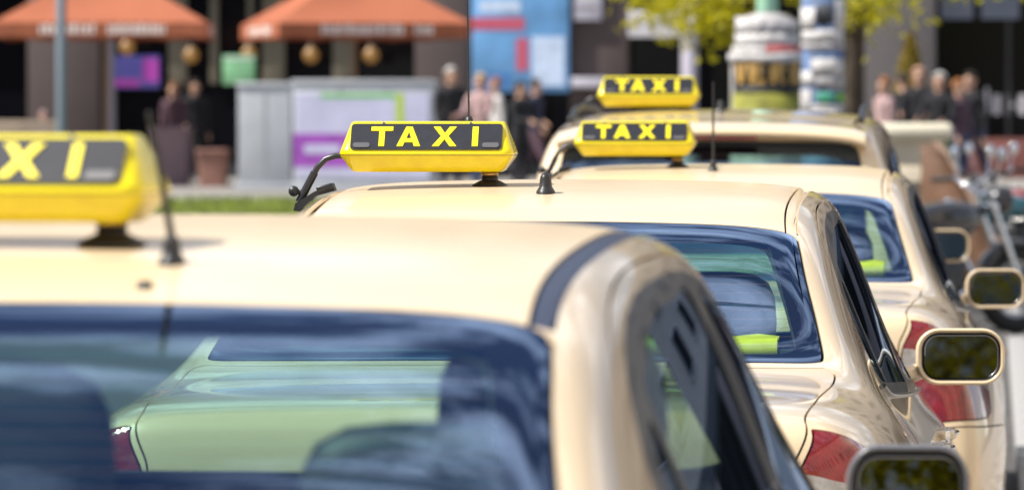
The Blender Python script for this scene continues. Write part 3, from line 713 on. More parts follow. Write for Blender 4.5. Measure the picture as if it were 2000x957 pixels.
def make_sign(name, label, loc, rz, roof, arm_to, tall=1.0, wide=1.0, base_z=None):
    """loc: centre of the sign's underside; roof: height of the roof under the post; arm_to: clamp point, sign-local"""
    t = thing(name, label, 'taxi sign', loc, rz, 'lit roof signs of the waiting taxis')
    W_ = .40*wide; H = .1085*tall
    lo = MB(); lo.loft([sign_ring(W_*.84, .085, 0, .012), sign_ring(W_*.875, .10, .004, .016), sign_ring(W_*.985, .142, H*.30, .022), sign_ring(W_*.99, .144, H*.325, .022)]); lo.build('lower_shell', 'sign_lower', t)
    MB().loft([sign_ring(W_*.985, .141, H*.325, .021), sign_ring(W_*.985, .141, H*.34, .021)]).build('seam', 'sign_grey', t)
    up = MB(); up.loft([sign_ring(W_*.99, .144, H*.338, .022), sign_ring(W_*1.0, .146, H*.36, .022), sign_ring(W_*.985, .136, H*.45, .022), sign_ring(W_*.885, .062, H*.965, .016), sign_ring(W_*.868, .050, H*.992, .014), sign_ring(W_*.84, .036, H, .01)]); up.build('upper_shell', 'sign_yellow', t)
    # sloping faces: from (y=-.1365/2, z=.45H) to (y=-.062/2, z=.965H)
    y0, z0, y1, z1 = -.068, H*.45, -.031, H*.965; L = math.hypot(y1-y0, z1-z0); sy, sz = (y1-y0)/L, (z1-z0)/L; ny, nz = -sz, sy
    for face in (1, -1):
        def fn(a, b, h, face=face): return (a*face, (y0+sy*b+ny*h)*face, z0+sz*b+nz*h)
        p = MB(); p.prism(rrect(W_*.868, L*.98, .008, 4, 0, L*.455), .0005, .003, fn)
        pn = p.build('black_panel', 'sign_panel', t)
        for k, (ch, cx) in enumerate(zip('TAXI', (-.102, -.040, .042, .112))):
            q = MB()
            for P in LET[ch]: q.prism([(cx*wide + a*.050*wide, L*.075+b*L*.74) for a, b in P], .0032, .0048, fn)
            q.build('letter', 'letter_yellow', pn)
        for cx in (-.148*wide, .148*wide):
            q = MB(); q.prism(rrect(.036, .012, .0055, 5, cx, L*.115), .003, .0055, fn); b = q.build('badge_plate', 'sign_grey', pn)
        for cx in (-.1*wide, .1*wide):
            q = MB(); q.prism([(cx+.003*math.cos(R(a)), L*.975+.003*math.sin(R(a))) for a in range(0, 360, 45)], .0, .0035, fn); q.build('screw', 'sign_grey', t)
    # post with suction foot
    px = .14*wide; hz = roof-loc[2]
    pm = MB(); pm.lathe([(0, .002), (.016, .002), (.0155, hz+.02), (.0175, hz+.019), (.0175, hz+.012)], (px, 0, 0), 'z', 20); pm.lathe([(.018, hz+.012), (.024, hz+.010), (.038, hz+.002), (.040, hz-.003), (0, hz-.003)], (px, 0, 0), 'z', 24)
    p = pm.build('post', 'post_black', t)
    MB().lathe([(.0165, hz+.021), (.0185, hz+.0215), (.0185, hz+.029), (.0165, hz+.0295)], (px, 0, 0), 'z', 20).build('post_ring', 'brass', p)
    # curved arm and roof clamp on the left
    ax, ay, az = arm_to; x0 = -W_*.485
    am = MB(); P = [(x0+.01, 0, H*.32), (x0-.02, 0, H*.315), (x0-.042, 0, H*.25), (x0-.06, 0, H*.08)]
    d = Vector((ax-(x0-.06), 0, az-H*.08))
    am.tube(P + [Vector(P[-1])+d*.5], .0068, 12)
    a = am.build('arm', 'arm_metal', t)
    q1 = Vector(P[-1])+d*.15; q2 = Vector(P[-1])+d*1.05
    MB().tube([q1, q2], .0088, 12).build('arm_sleeve', 'arm_metal', a)
    k = MB(); kp = Vector(P[-1])+d*.72+Vector((-.024, 0, .0)); k.lathe([(0, -.01), (.010, -.010), (.012, 0), (.010, .010), (0, .010)], tuple(kp), 'y', 10); k.tube([kp, kp+Vector((.02, 0, -.004))], .005, 8); k.build('knob', 'black_plastic', a)
    c = MB(); e = Vector((ax, 0, az))
    c.loft([[tuple(e+Vector(o)+Vector((0, yy, 0))) for o in ((-.012, 0, -.022), (-.008, 0, -.006), (.035, 0, .020), (.075, 0, .030), (.078, 0, .021), (.038, 0, .010), (-.002, 0, -.024))] for yy in (-.02, .02)], smooth=False)
    c.box(e+Vector((.056, 0, .028)), (.036, .05, .012), .003, rot=Matrix.Rotation(R(-14), 4, 'Y')); c.build('roof_clamp', 'arm_metal', t)
    return t

# ---------------------------------------------------------------- the van-like taxi
def make_van():
    S = van_net(); reg = van_regions(S); V, F, lab, X, Nn = cut(S, reg, 6, 6)
    names = [r[0] for r in reg]; L = np.array([names[i] if i >= 0 else 'body' for i in lab])
    root = thing('taxi_van', 'tall ivory taxi van at the front of the rank with long red brake light', 'taxi'); both = (1, -1)
    def part(region, name, m, sides=both, skirt=.012, inset=0., parent=None):
        f = F[L == region]
        if len(f) == 0: print('EMPTY', region); return None
        return obj(name, panel_mesh(name, f, X, Nn, V, sides, skirt, inset), m, parent or root)
    part('body', 'body_shell', 'paint'); part('roof', 'roof_panel', 'paint'); part('rear_bumper', 'rear_bumper', 'paint')
    rg = part('rear_frit', 'rear_window', 'frit', both, .004); part('rear_clear', 'rear_pane', 'rear_glass', both, 0, 0, rg)
    wg = part('wind_frit', 'windscreen', 'frit', both, .004); part('wind_clear', 'windscreen_pane', 'car_glass', both, 0, 0, wg)
    for s_ in both:
        part('door_rear', 'rear_door', 'paint', (s_,)); part('door_front', 'front_door', 'paint', (s_,))
        fr = part('dlo', 'window_frame', 'black_trim', (s_,), .008, .001)
        for g in ('glass_q', 'glass_r', 'glass_f'): part(g, 'side_pane', 'side_glass', (s_,), 0, .004, fr)
        part('tail', 'tail_light', 'red_lens', (s_,), .01, -.001); part('headlight', 'headlight', 'clear_lens', (s_,))
        Q = [S.ev(*S.inv('T', .575, y)) for y in np.linspace(.75, 2.5, 12)]; h = [0.012]+[.042]*10+[.012]
        MB().tube([(q[0]*s_, q[1], q[2]+k) for q, k in zip(Q, h)], .013, 8).build('roof_rail', 'black_plastic', root)
        fit_mirror(root, (s_*.885, 3.12, 1.06), s_, 1.1, R(4))
    f = F[~np.isin(L, ['rear_clear', 'wind_clear', 'glass_q', 'glass_r', 'glass_f', 'hole'])]
    obj('cabin_lining', panel_mesh('lining', f, X, Nn, V, both, 0, .02), 'lining', root)
    # spoiler over the rear window with the long brake light under its lip
    sp = MB(); rings = []
    for x in np.linspace(-.60, .60, 25):
        zt = roof_zr(S, abs(x), .62); b = .03*(x/.6)**2
        rings.append([(x, .60, zt+.003), (x, .42, zt-.014), (x, .32+b, zt-.036), (x, .295+b, zt-.048), (x, .30+b, zt-.062), (x, .40, zt-.075), (x, .60, zt-.03)])
    sp.loft(rings); s = sp.build('spoiler', 'paint', root)
    bl = MB(); zt = roof_zr(S, 0, .62); bl.box((0, .335, zt-.070), (.36, .06, .022), .005); bl.build('brake_light', 'red_lens', s)
    MB().box((0, 2.2, .26), (1.5, 3.8, .14), .03).build('underbody', 'black_plastic', root)
    fit_wheels(root, (.86, 3.55), .775)
    interior(root, (-.37, .37), .06, .1, (.6, .98), (2.9, 1.02))
    return root, S
def roof_zr(S, x, y): return float(S.ev(*S.inv('T', x, y))[2])

# ---------------------------------------------------------------- the rank of taxis
CAR, SED = make_sedan()
def stub(root, x, y, z, k=1.0, name='antenna_stub', lean=0, mast=0, thick=.0035, lx=0):
    m = MB(); m.loft([[(x+a*f*k, y+b*f*1.5*k-g, z+h*k) for a, b in rrect(.034, .034, .015, 5)] for f, h, g in ((1.25, -.004, 0), (1.2, .004, 0), (1.0, .009, 0), (.82, .014, .001), (.74, .030, .002), (.64, .036, .003), (.42, .041, .004), (.12, .043, .004))])
    s = m.build(name, 'black_plastic', root)
    if mast: MB().tube([(x, y, z+.034*k), (x+lx*.5, y-lean*.5, z+.036+mast*.5), (x+lx, y-lean, z+.036+mast)], [thick*1.25, thick, thick*.8], 8).build('antenna_mast', 'rubber', s)
    return s
def hi_vis(root, c, d, rz=0):
    m = MB(); n = 9; rnd = random.Random(3)
    rings = []
    for i in range(n):
        x = (i/(n-1)-.5)*d[0]; k = 1-.25*abs(i/(n-1)-.5)
        rings.append([(x, a*d[1]*k, max(0, b)*d[2]*k*(1+rnd.uniform(-.12, .12))) for a, b in ((-.5, 0), (-.48, .7), (-.3, 1), (0, .92), (.3, 1.02), (.48, .6), (.5, 0))])
    m.loft(rings); return m
RANK = [dict(y=3.97, x=-.11, rz=R(-1.8), sc=(1, 1, 1.020)), dict(y=9.27, x=.03, rz=0, sc=(.95, 1, 1.008)), dict(y=14.57, x=.11, rz=0, sc=(.97, 1, 1))]
LAB = ['nearest ivory taxi, out of focus, cut by the left edge of the picture',
       'sharp ivory taxi saloon second in the rank with black antenna stub on its roof',
       'ivory taxi saloon third in the rank, just behind the tall taxi van']
TAXI = []
for i, r in enumerate(RANK):
    c = CAR if i == 0 else copy_tree(CAR)
    TAXI.append(c)
for i, (c, r) in enumerate(zip(TAXI, RANK)):
    c.location = (r['x'], r['y'], 0); c.scale = r['sc']; c.rotation_euler = (0, 0, r['rz']); tag(c, LAB[i], 'taxi', 'ivory taxis waiting in the rank')
def zr(x, y): return roof_zr(SED, abs(x), y)
stub(TAXI[0], .105, 1.82, zr(.1, 1.82), .72, mast=.125, lean=.05, thick=.0036, lx=-.016)
stub(TAXI[1], -.025, 1.98, zr(.04, 1.98))
stub(TAXI[2], -.03, 2.05, zr(0, 2.05), .8, mast=.24, lean=.0)
MB().lathe([(0, .008), (.008, .007), (.010, -.002)], (.10, 1.685, zr(.10, 1.685)), 'z', 16).build('roof_plug', 'black_plastic', TAXI[0])
for o in TAXI[0].children:
    if o.name.startswith('roof_trim'):
        o.data = o.data.copy(); o.data.materials.clear(); o.data.materials.append(mat('dark_strip', (.035, .045, .085), .4))
m1_ = [o for o in TAXI[0].children if o.name.startswith('door_mirror') and o.location.x > 0][0]; m1_.location.z += .036; m1_.data = m1_.data.copy(); m1_.data.materials.clear(); m1_.data.materials.append(mat('mirror_grey', (.13, .13, .145), .3, coat=.5)); m1_.location.x -= .037; m1_.scale = (.84, 1, 1.02)
# the nearest taxi has its seats and head restraints set differently
for o in TAXI[0].children:
    if o.name.startswith('front_seat') and o.location.x > 0: o.location = (.49, 2.28, .87)
    if o.name.startswith('rear_bench'):
        hs = sorted([c for c in o.children if c.name.startswith('headrest')], key=lambda c: c.location.x)
        hs[0].location = (-.062, 1.56, 1.215); hs[0].scale = (1.15, 1, 1.2); hs[1].location = (.43, 1.50, 1.175)
for o in TAXI[1].children:
    if o.name.startswith('door_mirror'): o.location.x *= 1.015; o.scale = (1.09, 1.02, 1.02)
SL = ['blurred yellow roof sign at the left edge showing only the letters XI', 'sharp yellow taxi roof sign with black arm standing on the second taxi', 'lower of the two small yellow taxi signs, on the third taxi', 'uppermost small yellow taxi sign, on the roof of the taxi van']
SG = []
for i, (wx, sy_, gap_, wd, tl_, rr_) in enumerate(((-.163, 1.98, .025, .90, .905, -8), (-.264, 2.20, .030, .94, 1, 0), (-.172, 2.22, .037, .95, 1, 0))):
    r = RANK[i]; rz_ = zr(wx+.12-r['x'], sy_)*r['sc'][2]
    SG.append(make_sign('taxi_sign', SL[i], (wx, r['y']+sy_, rz_+gap_), R(rr_), rz_, ((-.462, 0, -.078), (-.280, 0, -.062), (-.280, 0, -.066))[i], tl_, wd))
w_ = MB(); w_.lathe([(0, .012), (.006, .011), (.010, .0), (.010, -.006)], (.085, .012, .108), 'z', 12); w2 = w_.build('whip_base', 'black_plastic', SG[1])
MB().tube([(.085, .012, .112), (.083, .012, .3), (.078, .012, .62)], [.0022, .002, .0015], 6).build('whip_aerial', 'rubber', SG[1])
VAN, VS = make_van()
VAN.location = (-.12, 19.95, 0); VAN.scale = (.975, 1, 1); tag(VAN, group='ivory taxis waiting in the rank')
vz = roof_zr(VS, .2, 1.55)
SG.append(make_sign('taxi_sign', SL[3], (-.43, 21.5, vz+.012), 0, vz, (-.31, 0, -.075), 1.12, 1.03))
stub(VAN, .0, 1.10, roof_zr(VS, 0, 1.10)) 
# folded safety vests seen through the windows
def vest(c, dims, label, rz=0):
    o = hi_vis(None, c, dims).build('safety_vest', 'hi_vis'); o.location = c; o.rotation_euler = (0, 0, rz); tag(o, label, 'vest', 'safety vests lying in the taxis'); return o
vest((RANK[1]['x']+.33, RANK[1]['y']+1.15, 1.142), (.34, .16, .045), 'folded yellow safety vest behind the rear window of the second taxi')
vest((RANK[2]['x']+.40, RANK[2]['y']+1.15, 1.142), (.24, .16, .05), 'folded yellow safety vest behind the rear window of the third taxi')

vest((RANK[0]['x']+.52, RANK[0]['y']+2.02, 1.0), (.30, .10, .19), 'yellow safety vest hung inside the right window of the nearest taxi')
# ---------------------------------------------------------------- ground, road, kerb, pavement, lawn, plaza
def hz(Y): return .56*sm(44, 74, Y)
def brickish(name, c1, c2, mort, sx, sy, bumpd=.3, rough=.85):
    m, t, b = nodes_of(name); b.inputs['Roughness'].default_value = rough
    c = t.nodes.new('ShaderNodeTexCoord'); br = t.nodes.new('ShaderNodeTexBrick'); br.inputs['Scale'].default_value = 1
    br.inputs['Brick Width'].default_value = sx; br.inputs['Row Height'].default_value = sy; br.inputs['Mortar Size'].default_value = .012
    br.inputs['Color1'].default_value = (*c1, 1); br.inputs['Color2'].default_value = (*c2, 1); br.inputs['Mortar'].default_value = (*mort, 1)
    t.links.new(c.outputs['Object'], br.inputs['Vector']); t.links.new(br.outputs['Color'], b.inputs['Base Color'])
    bp = t.nodes.new('ShaderNodeBump'); bp.inputs['Strength'].default_value = bumpd; bp.inputs['Distance'].default_value = .01; bp.invert = True
    t.links.new(br.outputs['Fac'], bp.inputs['Height']); t.links.new(bp.outputs['Normal'], b.inputs['Normal']); return m
mat('asphalt', (.075, .073, .072), .9, var=.25, vscale=3, bump=.5, bscale=180); mat('slab', (.31, .285, .26), .85, var=.12, vscale=5, bump=.2, bscale=120)
mat('slab_dark', (.21, .195, .18), .85, var=.12, vscale=5, bump=.2, bscale=120); mat('bedding', (.12, .115, .11), .95); mat('kerb_stone', (.34, .33, .32), .8, var=.15, vscale=9, bump=.3)
brickish('plaza_paving', (.29, .265, .24), (.25, .235, .22), (.14, .15, .14), .6, .4); mat('soil_green', (.15, .18, .04), .95, var=.4, vscale=2)
mat('grass_blade', (.20, .25, .03), .7, var=.4, vscale=1.5)
def sheet(name, x0, x1, ys, dz, m):
    V = []; F = []
    for y in ys: V += [(x0, y, hz(y)+dz), (x1, y, hz(y)+dz)]
    for i in range(len(ys)-1): F.append((2*i, 2*i+1, 2*i+3, 2*i+2))
    o = MB().add(V, F, True).build(name, m); tag(o, kind='structure'); return o
YS = [-150, -40, 0, 20, 40] + list(np.linspace(44, 74, 13)) + [80, 90, 120, 600]
sheet('ground', -400, 400, YS, -.006, 'asphalt')
sheet('road', -9, 1.06, [-150, -20, 0, 20, 40, 44, 48, 52], 0, mat('road_asphalt', (.085, .082, .08), .9, var=.2, vscale=2.5, bump=.5, bscale=200))
sheet('plaza', -60, 40, [69.3, 71, 72.75, 74, 80, 130], .008, 'plaza_paving')
lawn = sheet('lawn', -21, -1.2, [56.5, 58, 60, 62, 64, 66, 68, 69.3], .02, 'soil_green')
V = []; F = []; rg_ = random.Random(5)
for _ in range(30000):
    x, y = rg_.uniform(-20.8, -1.3), rg_.uniform(56.6, 69.2); z = hz(y)+.02; a = rg_.uniform(0, 6.28); h = rg_.uniform(.05, .12); k = len(V)
    V += [(x-.012*math.cos(a), y-.012*math.sin(a), z), (x+.012*math.cos(a), y+.012*math.sin(a), z), (x+rg_.uniform(-.03, .03), y+rg_.uniform(-.03, .03), z+h)]; F.append((k, k+1, k+2))
tag(MB().add(V, F).build('grass', 'grass_blade'), 'short green grass on the strip in front of the plaza', 'grass', kind='stuff')
# pavement to the right of the rank, slabs laid one by one where they show
pv = MB().box((11.18, 15, .044), (20, 90, .09)).build('pavement', 'bedding'); tag(pv, kind='structure')
SLAB = [MB().box((0, 0, 0), (.592, .442, .04), .005).mesh('slab') for _ in range(2)]; SLAB[0].materials.append(MATS['slab']); SLAB[1].materials.append(MATS['slab_dark'])
rs = random.Random(11); n = 0
for j in range(66):
    for i in range(4):
        y = 20+.45*j+.225; x = 1.20+.6*i+.3+(.3 if j % 2 else 0)-.15
        if n >= 290: continue
        o = bpy.data.objects.new('paving_slab', SLAB[1 if (j % 9 == 4 or rs.random() < .15) else 0]); COL.objects.link(o); o.parent = pv; o.location = (x+.15, y, .102+rs.uniform(-.002, .002)); n += 1
r1 = MB().box((12.4, 34.9, .1), (17.0, 29.7, .04)).build('paving_field', brickish('far_paving', (.31, .285, .26), (.26, .24, .22), (.15, .14, .13), .6, .45), pv); tag(r1, kind='stuff')
r2 = MB().box((11.2, -4, .1), (19.9, 47.8, .04)).build('paving_field', 'far_paving', pv); tag(r2, kind='stuff')
kb = MB().box((1.12, 15, .03), (.12, 90, .06)).build('kerb', 'bedding'); tag(kb, kind='structure')
KS = MB().box((0, 0, 0), (.13, .985, .13), .012).mesh('kerb_stone'); KS.materials.append(MATS['kerb_stone'])
for j in range(60):
    o = bpy.data.objects.new('kerb_stone', KS); COL.objects.link(o); o.parent = kb; o.location = (1.12, 1+j, .06)

# ---------------------------------------------------------------- the building behind the plaza
mat('stone', (.075, .054, .050), .7, var=.12, vscale=.8, bump=.2, bscale=20); mat('stone_grey', (.11, .098, .098), .7, var=.1, vscale=1.2, bump=.15)
mat('shop_glass', (.005, .005, .007), .08, spec=.15); mat('frame_dark', (.03, .03, .033), .4); mat('frame_pale', (.30, .27, .30), .5)
mat('upper_wall', (.20, .175, .155), .8, var=.1, vscale=.6); mat('red_wall', (.17, .055, .045), .75, var=.15, vscale=2); mat('curtain', (.16, .14, .10), .9, var=.1)
mat('lamp_glow', (.20, .11, .035), .4, emit=(1.0, .46, .07), estr=.09); mat('white_print', (.62, .60, .62), .6); mat('letter_pale', (.85, .74, .68), .7)
YB = 92.0; zb = hz(YB)
def bx_(name, m, px0, px1, z0, z1, y0, y1, parent, bev=.0):
    x0, x1 = at(px0, 0, YB).x, at(px1, 0, YB).x
    return MB().box(((x0+x1)/2, (y0+y1)/2, (z0+z1)/2), (x1-x0, y1-y0, z1-z0), bev).build(name, m, parent)
B = thing('shop_building', 'dark stone shop building with glazed ground floor behind the plaza', 'building', (0, 0, 0))
bx_('core_wall', 'stone', -4200, 5200, zb-.2, 16.5, YB+1.3, YB+9, B)
bx_('upper_wall', 'upper_wall', -4200, 5200, 4.6, 16.4, YB+.02, YB+1.3, B)
bx_('fascia', 'frame_dark', -4200, 5200, 4.0, 4.6, YB+.0, YB+1.3, B)
for (a, b, mm) in ((-900, -760, 'stone'), (-460, -330, 'stone'), (38, 182, 'stone'), (808, 918, 'stone'), (1112, 1228, 'stone'), (1690, 1828, 'stone_grey'), (2250, 2380, 'stone'), (2700, 2830, 'stone'), (3200, 3330, 'stone'), (3800, 3930, 'stone'), (4500, 4630, 'stone')):
    bx_('pillar', mm, a, b, zb, 4.0, YB+.03, YB+1.3, B, .03)
for (a, b) in ((-760, -460), (-330, 38), (182, 500), (500, 808), (918, 1112), (1228, 1460), (1460, 1690), (1828, 2250), (2380, 2700), (2830, 3200), (3330, 3800), (3930, 4500)):
    w = bx_('shop_window', 'frame_dark', a, b, 3.75, 4.0, YB+.5, YB+.62, B)
    bx_('window_frame', 'frame_dark', a, b, zb, zb+.25, YB+.5, YB+.62, w)
    nn_ = max(1, round((b-a)/150)); step = (b-a)/nn_
    for k in range(nn_):
        bx_('window_pane', 'shop_glass', a+k*step+4, a+(k+1)*step-4, zb+.25, 3.75, YB+.55, YB+.57, w)
        if k: bx_('mullion', 'frame_dark', a+k*step-4, a+k*step+4, zb+.25, 3.75, YB+.5, YB+.62, w)
for fl in range(3):
    for px in range(-1300, 5100, 300):
        w = bx_('window', 'frame_pale', px, px+150, 5.6+3.7*fl, 7.7+3.7*fl, YB-.03, YB+.08, B); bx_('pane', 'shop_glass', px+8, px+142, 5.7+3.7*fl, 7.6+3.7*fl, YB-.05, YB-.02, w)
bx_('door_post', 'frame_pale', 190, 206, zb, 4.0, YB+.3, YB+.5, B)
for (a, b) in ((312, 350), (500, 545), (640, 682), (395, 412), (470, 482)): bx_('curtain', 'curtain', a, b, 2.2, 3.75, YB+.42, YB+.47, B, .01)
bx_('red_parapet', 'red_wall', 1885, 2240, zb, 1.25, YB+.1, YB+.45, B, .01)
for a, b, z0, z1 in ((1836, 1900, 3.3, 3.75), (1915, 1990, 3.3, 3.75)): bx_('blue_top_pane', mat('blue_panel', (.16, .18, .24), .3), a, b, z0, z1, YB+.44, YB+.5, B)  # bluish upper panes of the right-hand shop window
# unreadable white lettering across the right-hand shop window
rl = random.Random(4); x = 1893
wl = bx_('window_lettering', 'white_print', 1890, 1893, 1.72, 2.05, YB+.515, YB+.535, B)
while x < 2230:
    w_ = rl.choice((5, 6, 12, 14)); h_ = rl.choice((.34, .34, .46)); bx_('letter_stroke', 'white_print', x, x+w_, 1.66, 1.66+h_, YB+.515, YB+.535, wl)
    if rl.random() < .6: bx_('letter_stroke', 'white_print', x+w_, x+w_+7, 1.66+rl.choice((.0, .12, .24)), 1.76+rl.choice((.0, .1, .2)), YB+.515, YB+.535, wl)
    x += w_+rl.choice((10, 13, 16))
def lamp(px, py, Y):
    p = at(px, py, Y); t = thing('wall_lamp', '', 'lamp', p, 0, 'warm globe lamps along the cafe front')
    m = MB(); m.lathe([(0.001, -.14), (.08, -.115), (.125, -.05), (.135, 0), (.125, .05), (.08, .115), (.04, .152)], (0, 0, 0), 'z', 20); m.build('globe', 'lamp_glow', t)
    m = MB(); m.lathe([(.05, .15), (.05, .19), (0, .19)], (0, 0, 0), 'z', 12); m.tube([(0, 0, .18), (0, .2, .26), (0, 91.98-Y+.6, .26)], .015, 6); m.build('bracket', 'frame_dark', t); return t
for i, (px, py) in enumerate(((238, 92), (365, 108), (480, 105), (603, 108), (722, 108))):
    lamp(px, py, 91.3)['label'] = ['warm globe lamp above the purple screen', 'warm globe lamp under the right end of the left umbrella', 'warm globe lamp beside the green hanging board', 'third warm globe lamp from the right over the white hoarding' if 0 else 'warm globe lamp above the left end of the printed hoarding', 'brightest warm globe lamp above the middle of the printed hoarding'][i]
def board(name, label, cat, px0, px1, py0, py1, Y, m, depth=.06, parts=(), back=True):
    a, b = at(px0, py1, Y), at(px1, py0, Y); cx = (a.x+b.x)/2
    t = thing(name, label, cat, (cx, Y, a.z)); w, h = b.x-a.x, b.z-a.z
    MB().box((0, depth/2, h/2), (w, depth, h), .008).build('board', m, t)
    for (n_, u0, u1, v0, v1, mm) in parts:
        MB().box(((u0+u1)/2*w-w/2, -.004, h*(v0+v1)/2), (w*(u1-u0), .008, h*(v1-v0))).build(n_, mm, t)
    return t
mat('poster_blue', (.15, .36, .66), .45, var=.35, vscale=1.2); mat('poster_red', (.55, .10, .16), .5); mat('poster_pale', (.55, .66, .85), .5, var=.2, vscale=6); mat('poster_deep', (.06, .20, .48), .5)
t = board('wall_poster', 'tall blue poster with red stripes on the dark facade', 'poster', 920, 1112, -120, 180, 91.85, 'poster_blue', .1,
      (('red_band', .0, .54, .405, .485, 'poster_red'), ('red_bar', .46, .58, .14, .35, 'poster_red'), ('pale_field', .62, .95, .04, .36, 'poster_pale'), ('deep_field', .05, .40, .02, .12, 'poster_deep'), ('pale_field', .08, .5, .52, .60, 'poster_pale')))
MB().box((0, .12, .3), (1.5, .06, .2)).build('wall_bracket', 'frame_dark', t)
board('hanging_sign', 'small pale sign hanging right of the blue poster', 'sign', 1120, 1176, -60, 40, 91.9, mat('pale_lilac', (.55, .53, .60), .6), .08, (('print', .15, .85, .2, .3, 'frame_pale'),))
board('wall_shelf', 'pale ledge fixed to the wall below the small hanging sign', 'ledge', 1116, 1185, 152, 172, 91.6, 'pale_lilac', .35, (('edge', .0, 1, .0, .2, 'frame_pale'),))
board('shop_awning', 'lilac grey awning box over the dark doorway', 'awning', 1228, 1332, 22, 72, 91.6, 'pale_lilac', .9, (('valance', .0, 1, .0, .25, 'white_print'),))
board('screen', 'dim purple and blue advertising screen in the cafe window', 'screen', 205, 302, 108, 172, 92.35, mat('screen_blue', (.06, .05, .22), .3, emit=(.10, .09, .35), estr=.25), .08, (('magenta_area', .66, .97, .2, .9, mat('screen_mag', (.3, .04, .28), .3, emit=(.4, .05, .35), estr=.22)), ('magenta_strip', .03, .6, .05, .28, 'screen_mag')))
board('hanging_board', 'small green hanging board left of the white hoarding', 'sign', 428, 492, 108, 165, 90.5, mat('board_green', (.22, .48, .25), .5, var=.2, vscale=5), .05, (('border', .05, .95, .86, .93, 'white_print'),))
# grey post by the doorway
def post(name, label, px, Y, r, h, m, cat='post'):
    p = at(px, 0, Y); t = thing(name, label, cat, (p.x, Y, hz(Y)))
    MB().lathe([(r*1.5, 0), (r*1.5, .12), (r*1.1, .2), (r, .3), (r, h), (0, h)], (0, 0, 0), 'z', 20).build('pole', m, t); MB().lathe([(r*1.9, 0), (r*1.9, .03), (r*1.5, .05)], (0, 0, 0), 'z', 20).build('foot', m, t); return t
t = post('lamp_post', 'blue grey lamp post in front of the left umbrella', 106, 69, .065, 6.2, mat('post_blue', (.14, .18, .22), .45), 'lamp post')
MB().tube([(0, 0, 6.1), (.25, 0, 6.5), (.9, 0, 6.6)], [.05, .045, .04], 10).build('outreach', 'post_blue', t); MB().box((1.1, 0, 6.58), (.6, .2, .1), .03).build('lantern', 'post_blue', t)
post('round_pillar', 'slim pale grey pillar beside the dark doorway', 1348, 90.3, .14, 4.0, mat('pillar_grey', (.34, .32, .38), .6), 'pillar')

# ---------------------------------------------------------------- umbrellas
mat('canvas', (.36, .108, .05), .85, var=.06, vscale=3); mat('canvas_edge', (.50, .15, .07), .85); mat('wood_pole', (.25, .14, .07), .6)
def umbrella(label, px, Y, half, rim, apex, rz, seed):
    p = at(px, 0, Y); t = thing('cafe_umbrella', label, 'umbrella', (p.x, Y, hz(Y)), rz, 'terracotta cafe umbrellas'); g = hz(Y); rim -= g; apex -= g
    k = 4; C = [(half*math.sqrt(2)*math.cos(R(45+90*i)), half*math.sqrt(2)*math.sin(R(45+90*i))) for i in range(4)]
    cv = MB(); N_ = 10
    for i in range(4):
        a, b = Vector((*C[i], rim)), Vector((*C[(i+1) % 4], rim)); top = Vector((0, 0, apex)); V = []; F = []
        for r_ in range(N_+1):
            for c_ in range(N_+1):
                e = a.lerp(b, c_/N_); q = top.lerp(e, r_/N_); q.z -= .10*math.sin(math.pi*r_/N_)*math.sin(math.pi*c_/N_)+.06*(r_/N_)*math.sin(math.pi*c_/N_)*0; V.append(q)
        for r_ in range(N_):
            for c_ in range(N_): o = r_*(N_+1)+c_; F.append((o, o+1, o+N_+2, o+N_+1))
        cv.add(V, F, True)
    cv.build('canopy', 'canvas', t)
    rd_ = random.Random(seed)
    for i in range(4):
        a, b = Vector((*C[i], rim)), Vector((*C[(i+1) % 4], rim)); d = (b-a); n_ = d.cross(Vector((0, 0, 1))).normalized()
        V = []; F = []; m = 24
        for c_ in range(m+1):
            q = a.lerp(b, c_/m)+n_*.006*math.sin(c_*1.7); V += [q, q-Vector((0, 0, .22+.012*math.cos(c_*1.3)))]
        for c_ in range(m): F.append((2*c_, 2*c_+1, 2*c_+3, 2*c_+2))
        v = MB().add(V, F, True).build('valance', 'canvas_edge' if 0 else 'canvas', t)
        x = .22
        while x < .80:      # unreadable pale lettering
            w_ = rd_.choice((.012, .016, .022)); q = a+d*x+n_*.014; u = d.normalized()
            l = MB(); h0 = rd_.choice((.04, .04, .02)); L_ = d.length*w_
            l.add([q-Vector((0, 0, .17)), q+u*L_-Vector((0, 0, .17)), q+u*L_-Vector((0, 0, h0)), q-Vector((0, 0, h0))], [(0, 1, 2, 3)]); l.build('letter', 'letter_pale', v)
            x += w_+rd_.choice((.008, .008, .010, .012)) + (.05 if rd_.random() < .06 else 0)
    for i in range(4): MB().tube([(0, 0, apex-.03), (C[i][0]*.99, C[i][1]*.99, rim-.01)], .012, 6).build('rib', 'wood_pole', t)
    MB().lathe([(.03, 0), (.03, apex), (.06, apex+.02), (.03, apex+.12), (0, apex+.14)], (0, 0, 0), 'z', 14).build('pole', 'wood_pole', t)
    MB().lathe([(.32, 0), (.32, .10), (.06, .14), (.045, .5), (.03, .5)], (0, 0, 0), 'z', 24).build('foot', 'frame_dark', t)
umbrella('left terracotta umbrella behind the blue grey lamp post', 195, 81, 1.60, 3.03, 3.98, R(6), 1)
umbrella('right terracotta umbrella above the printed hoarding', 690, 81, 1.48, 3.02, 3.95, R(19), 2)

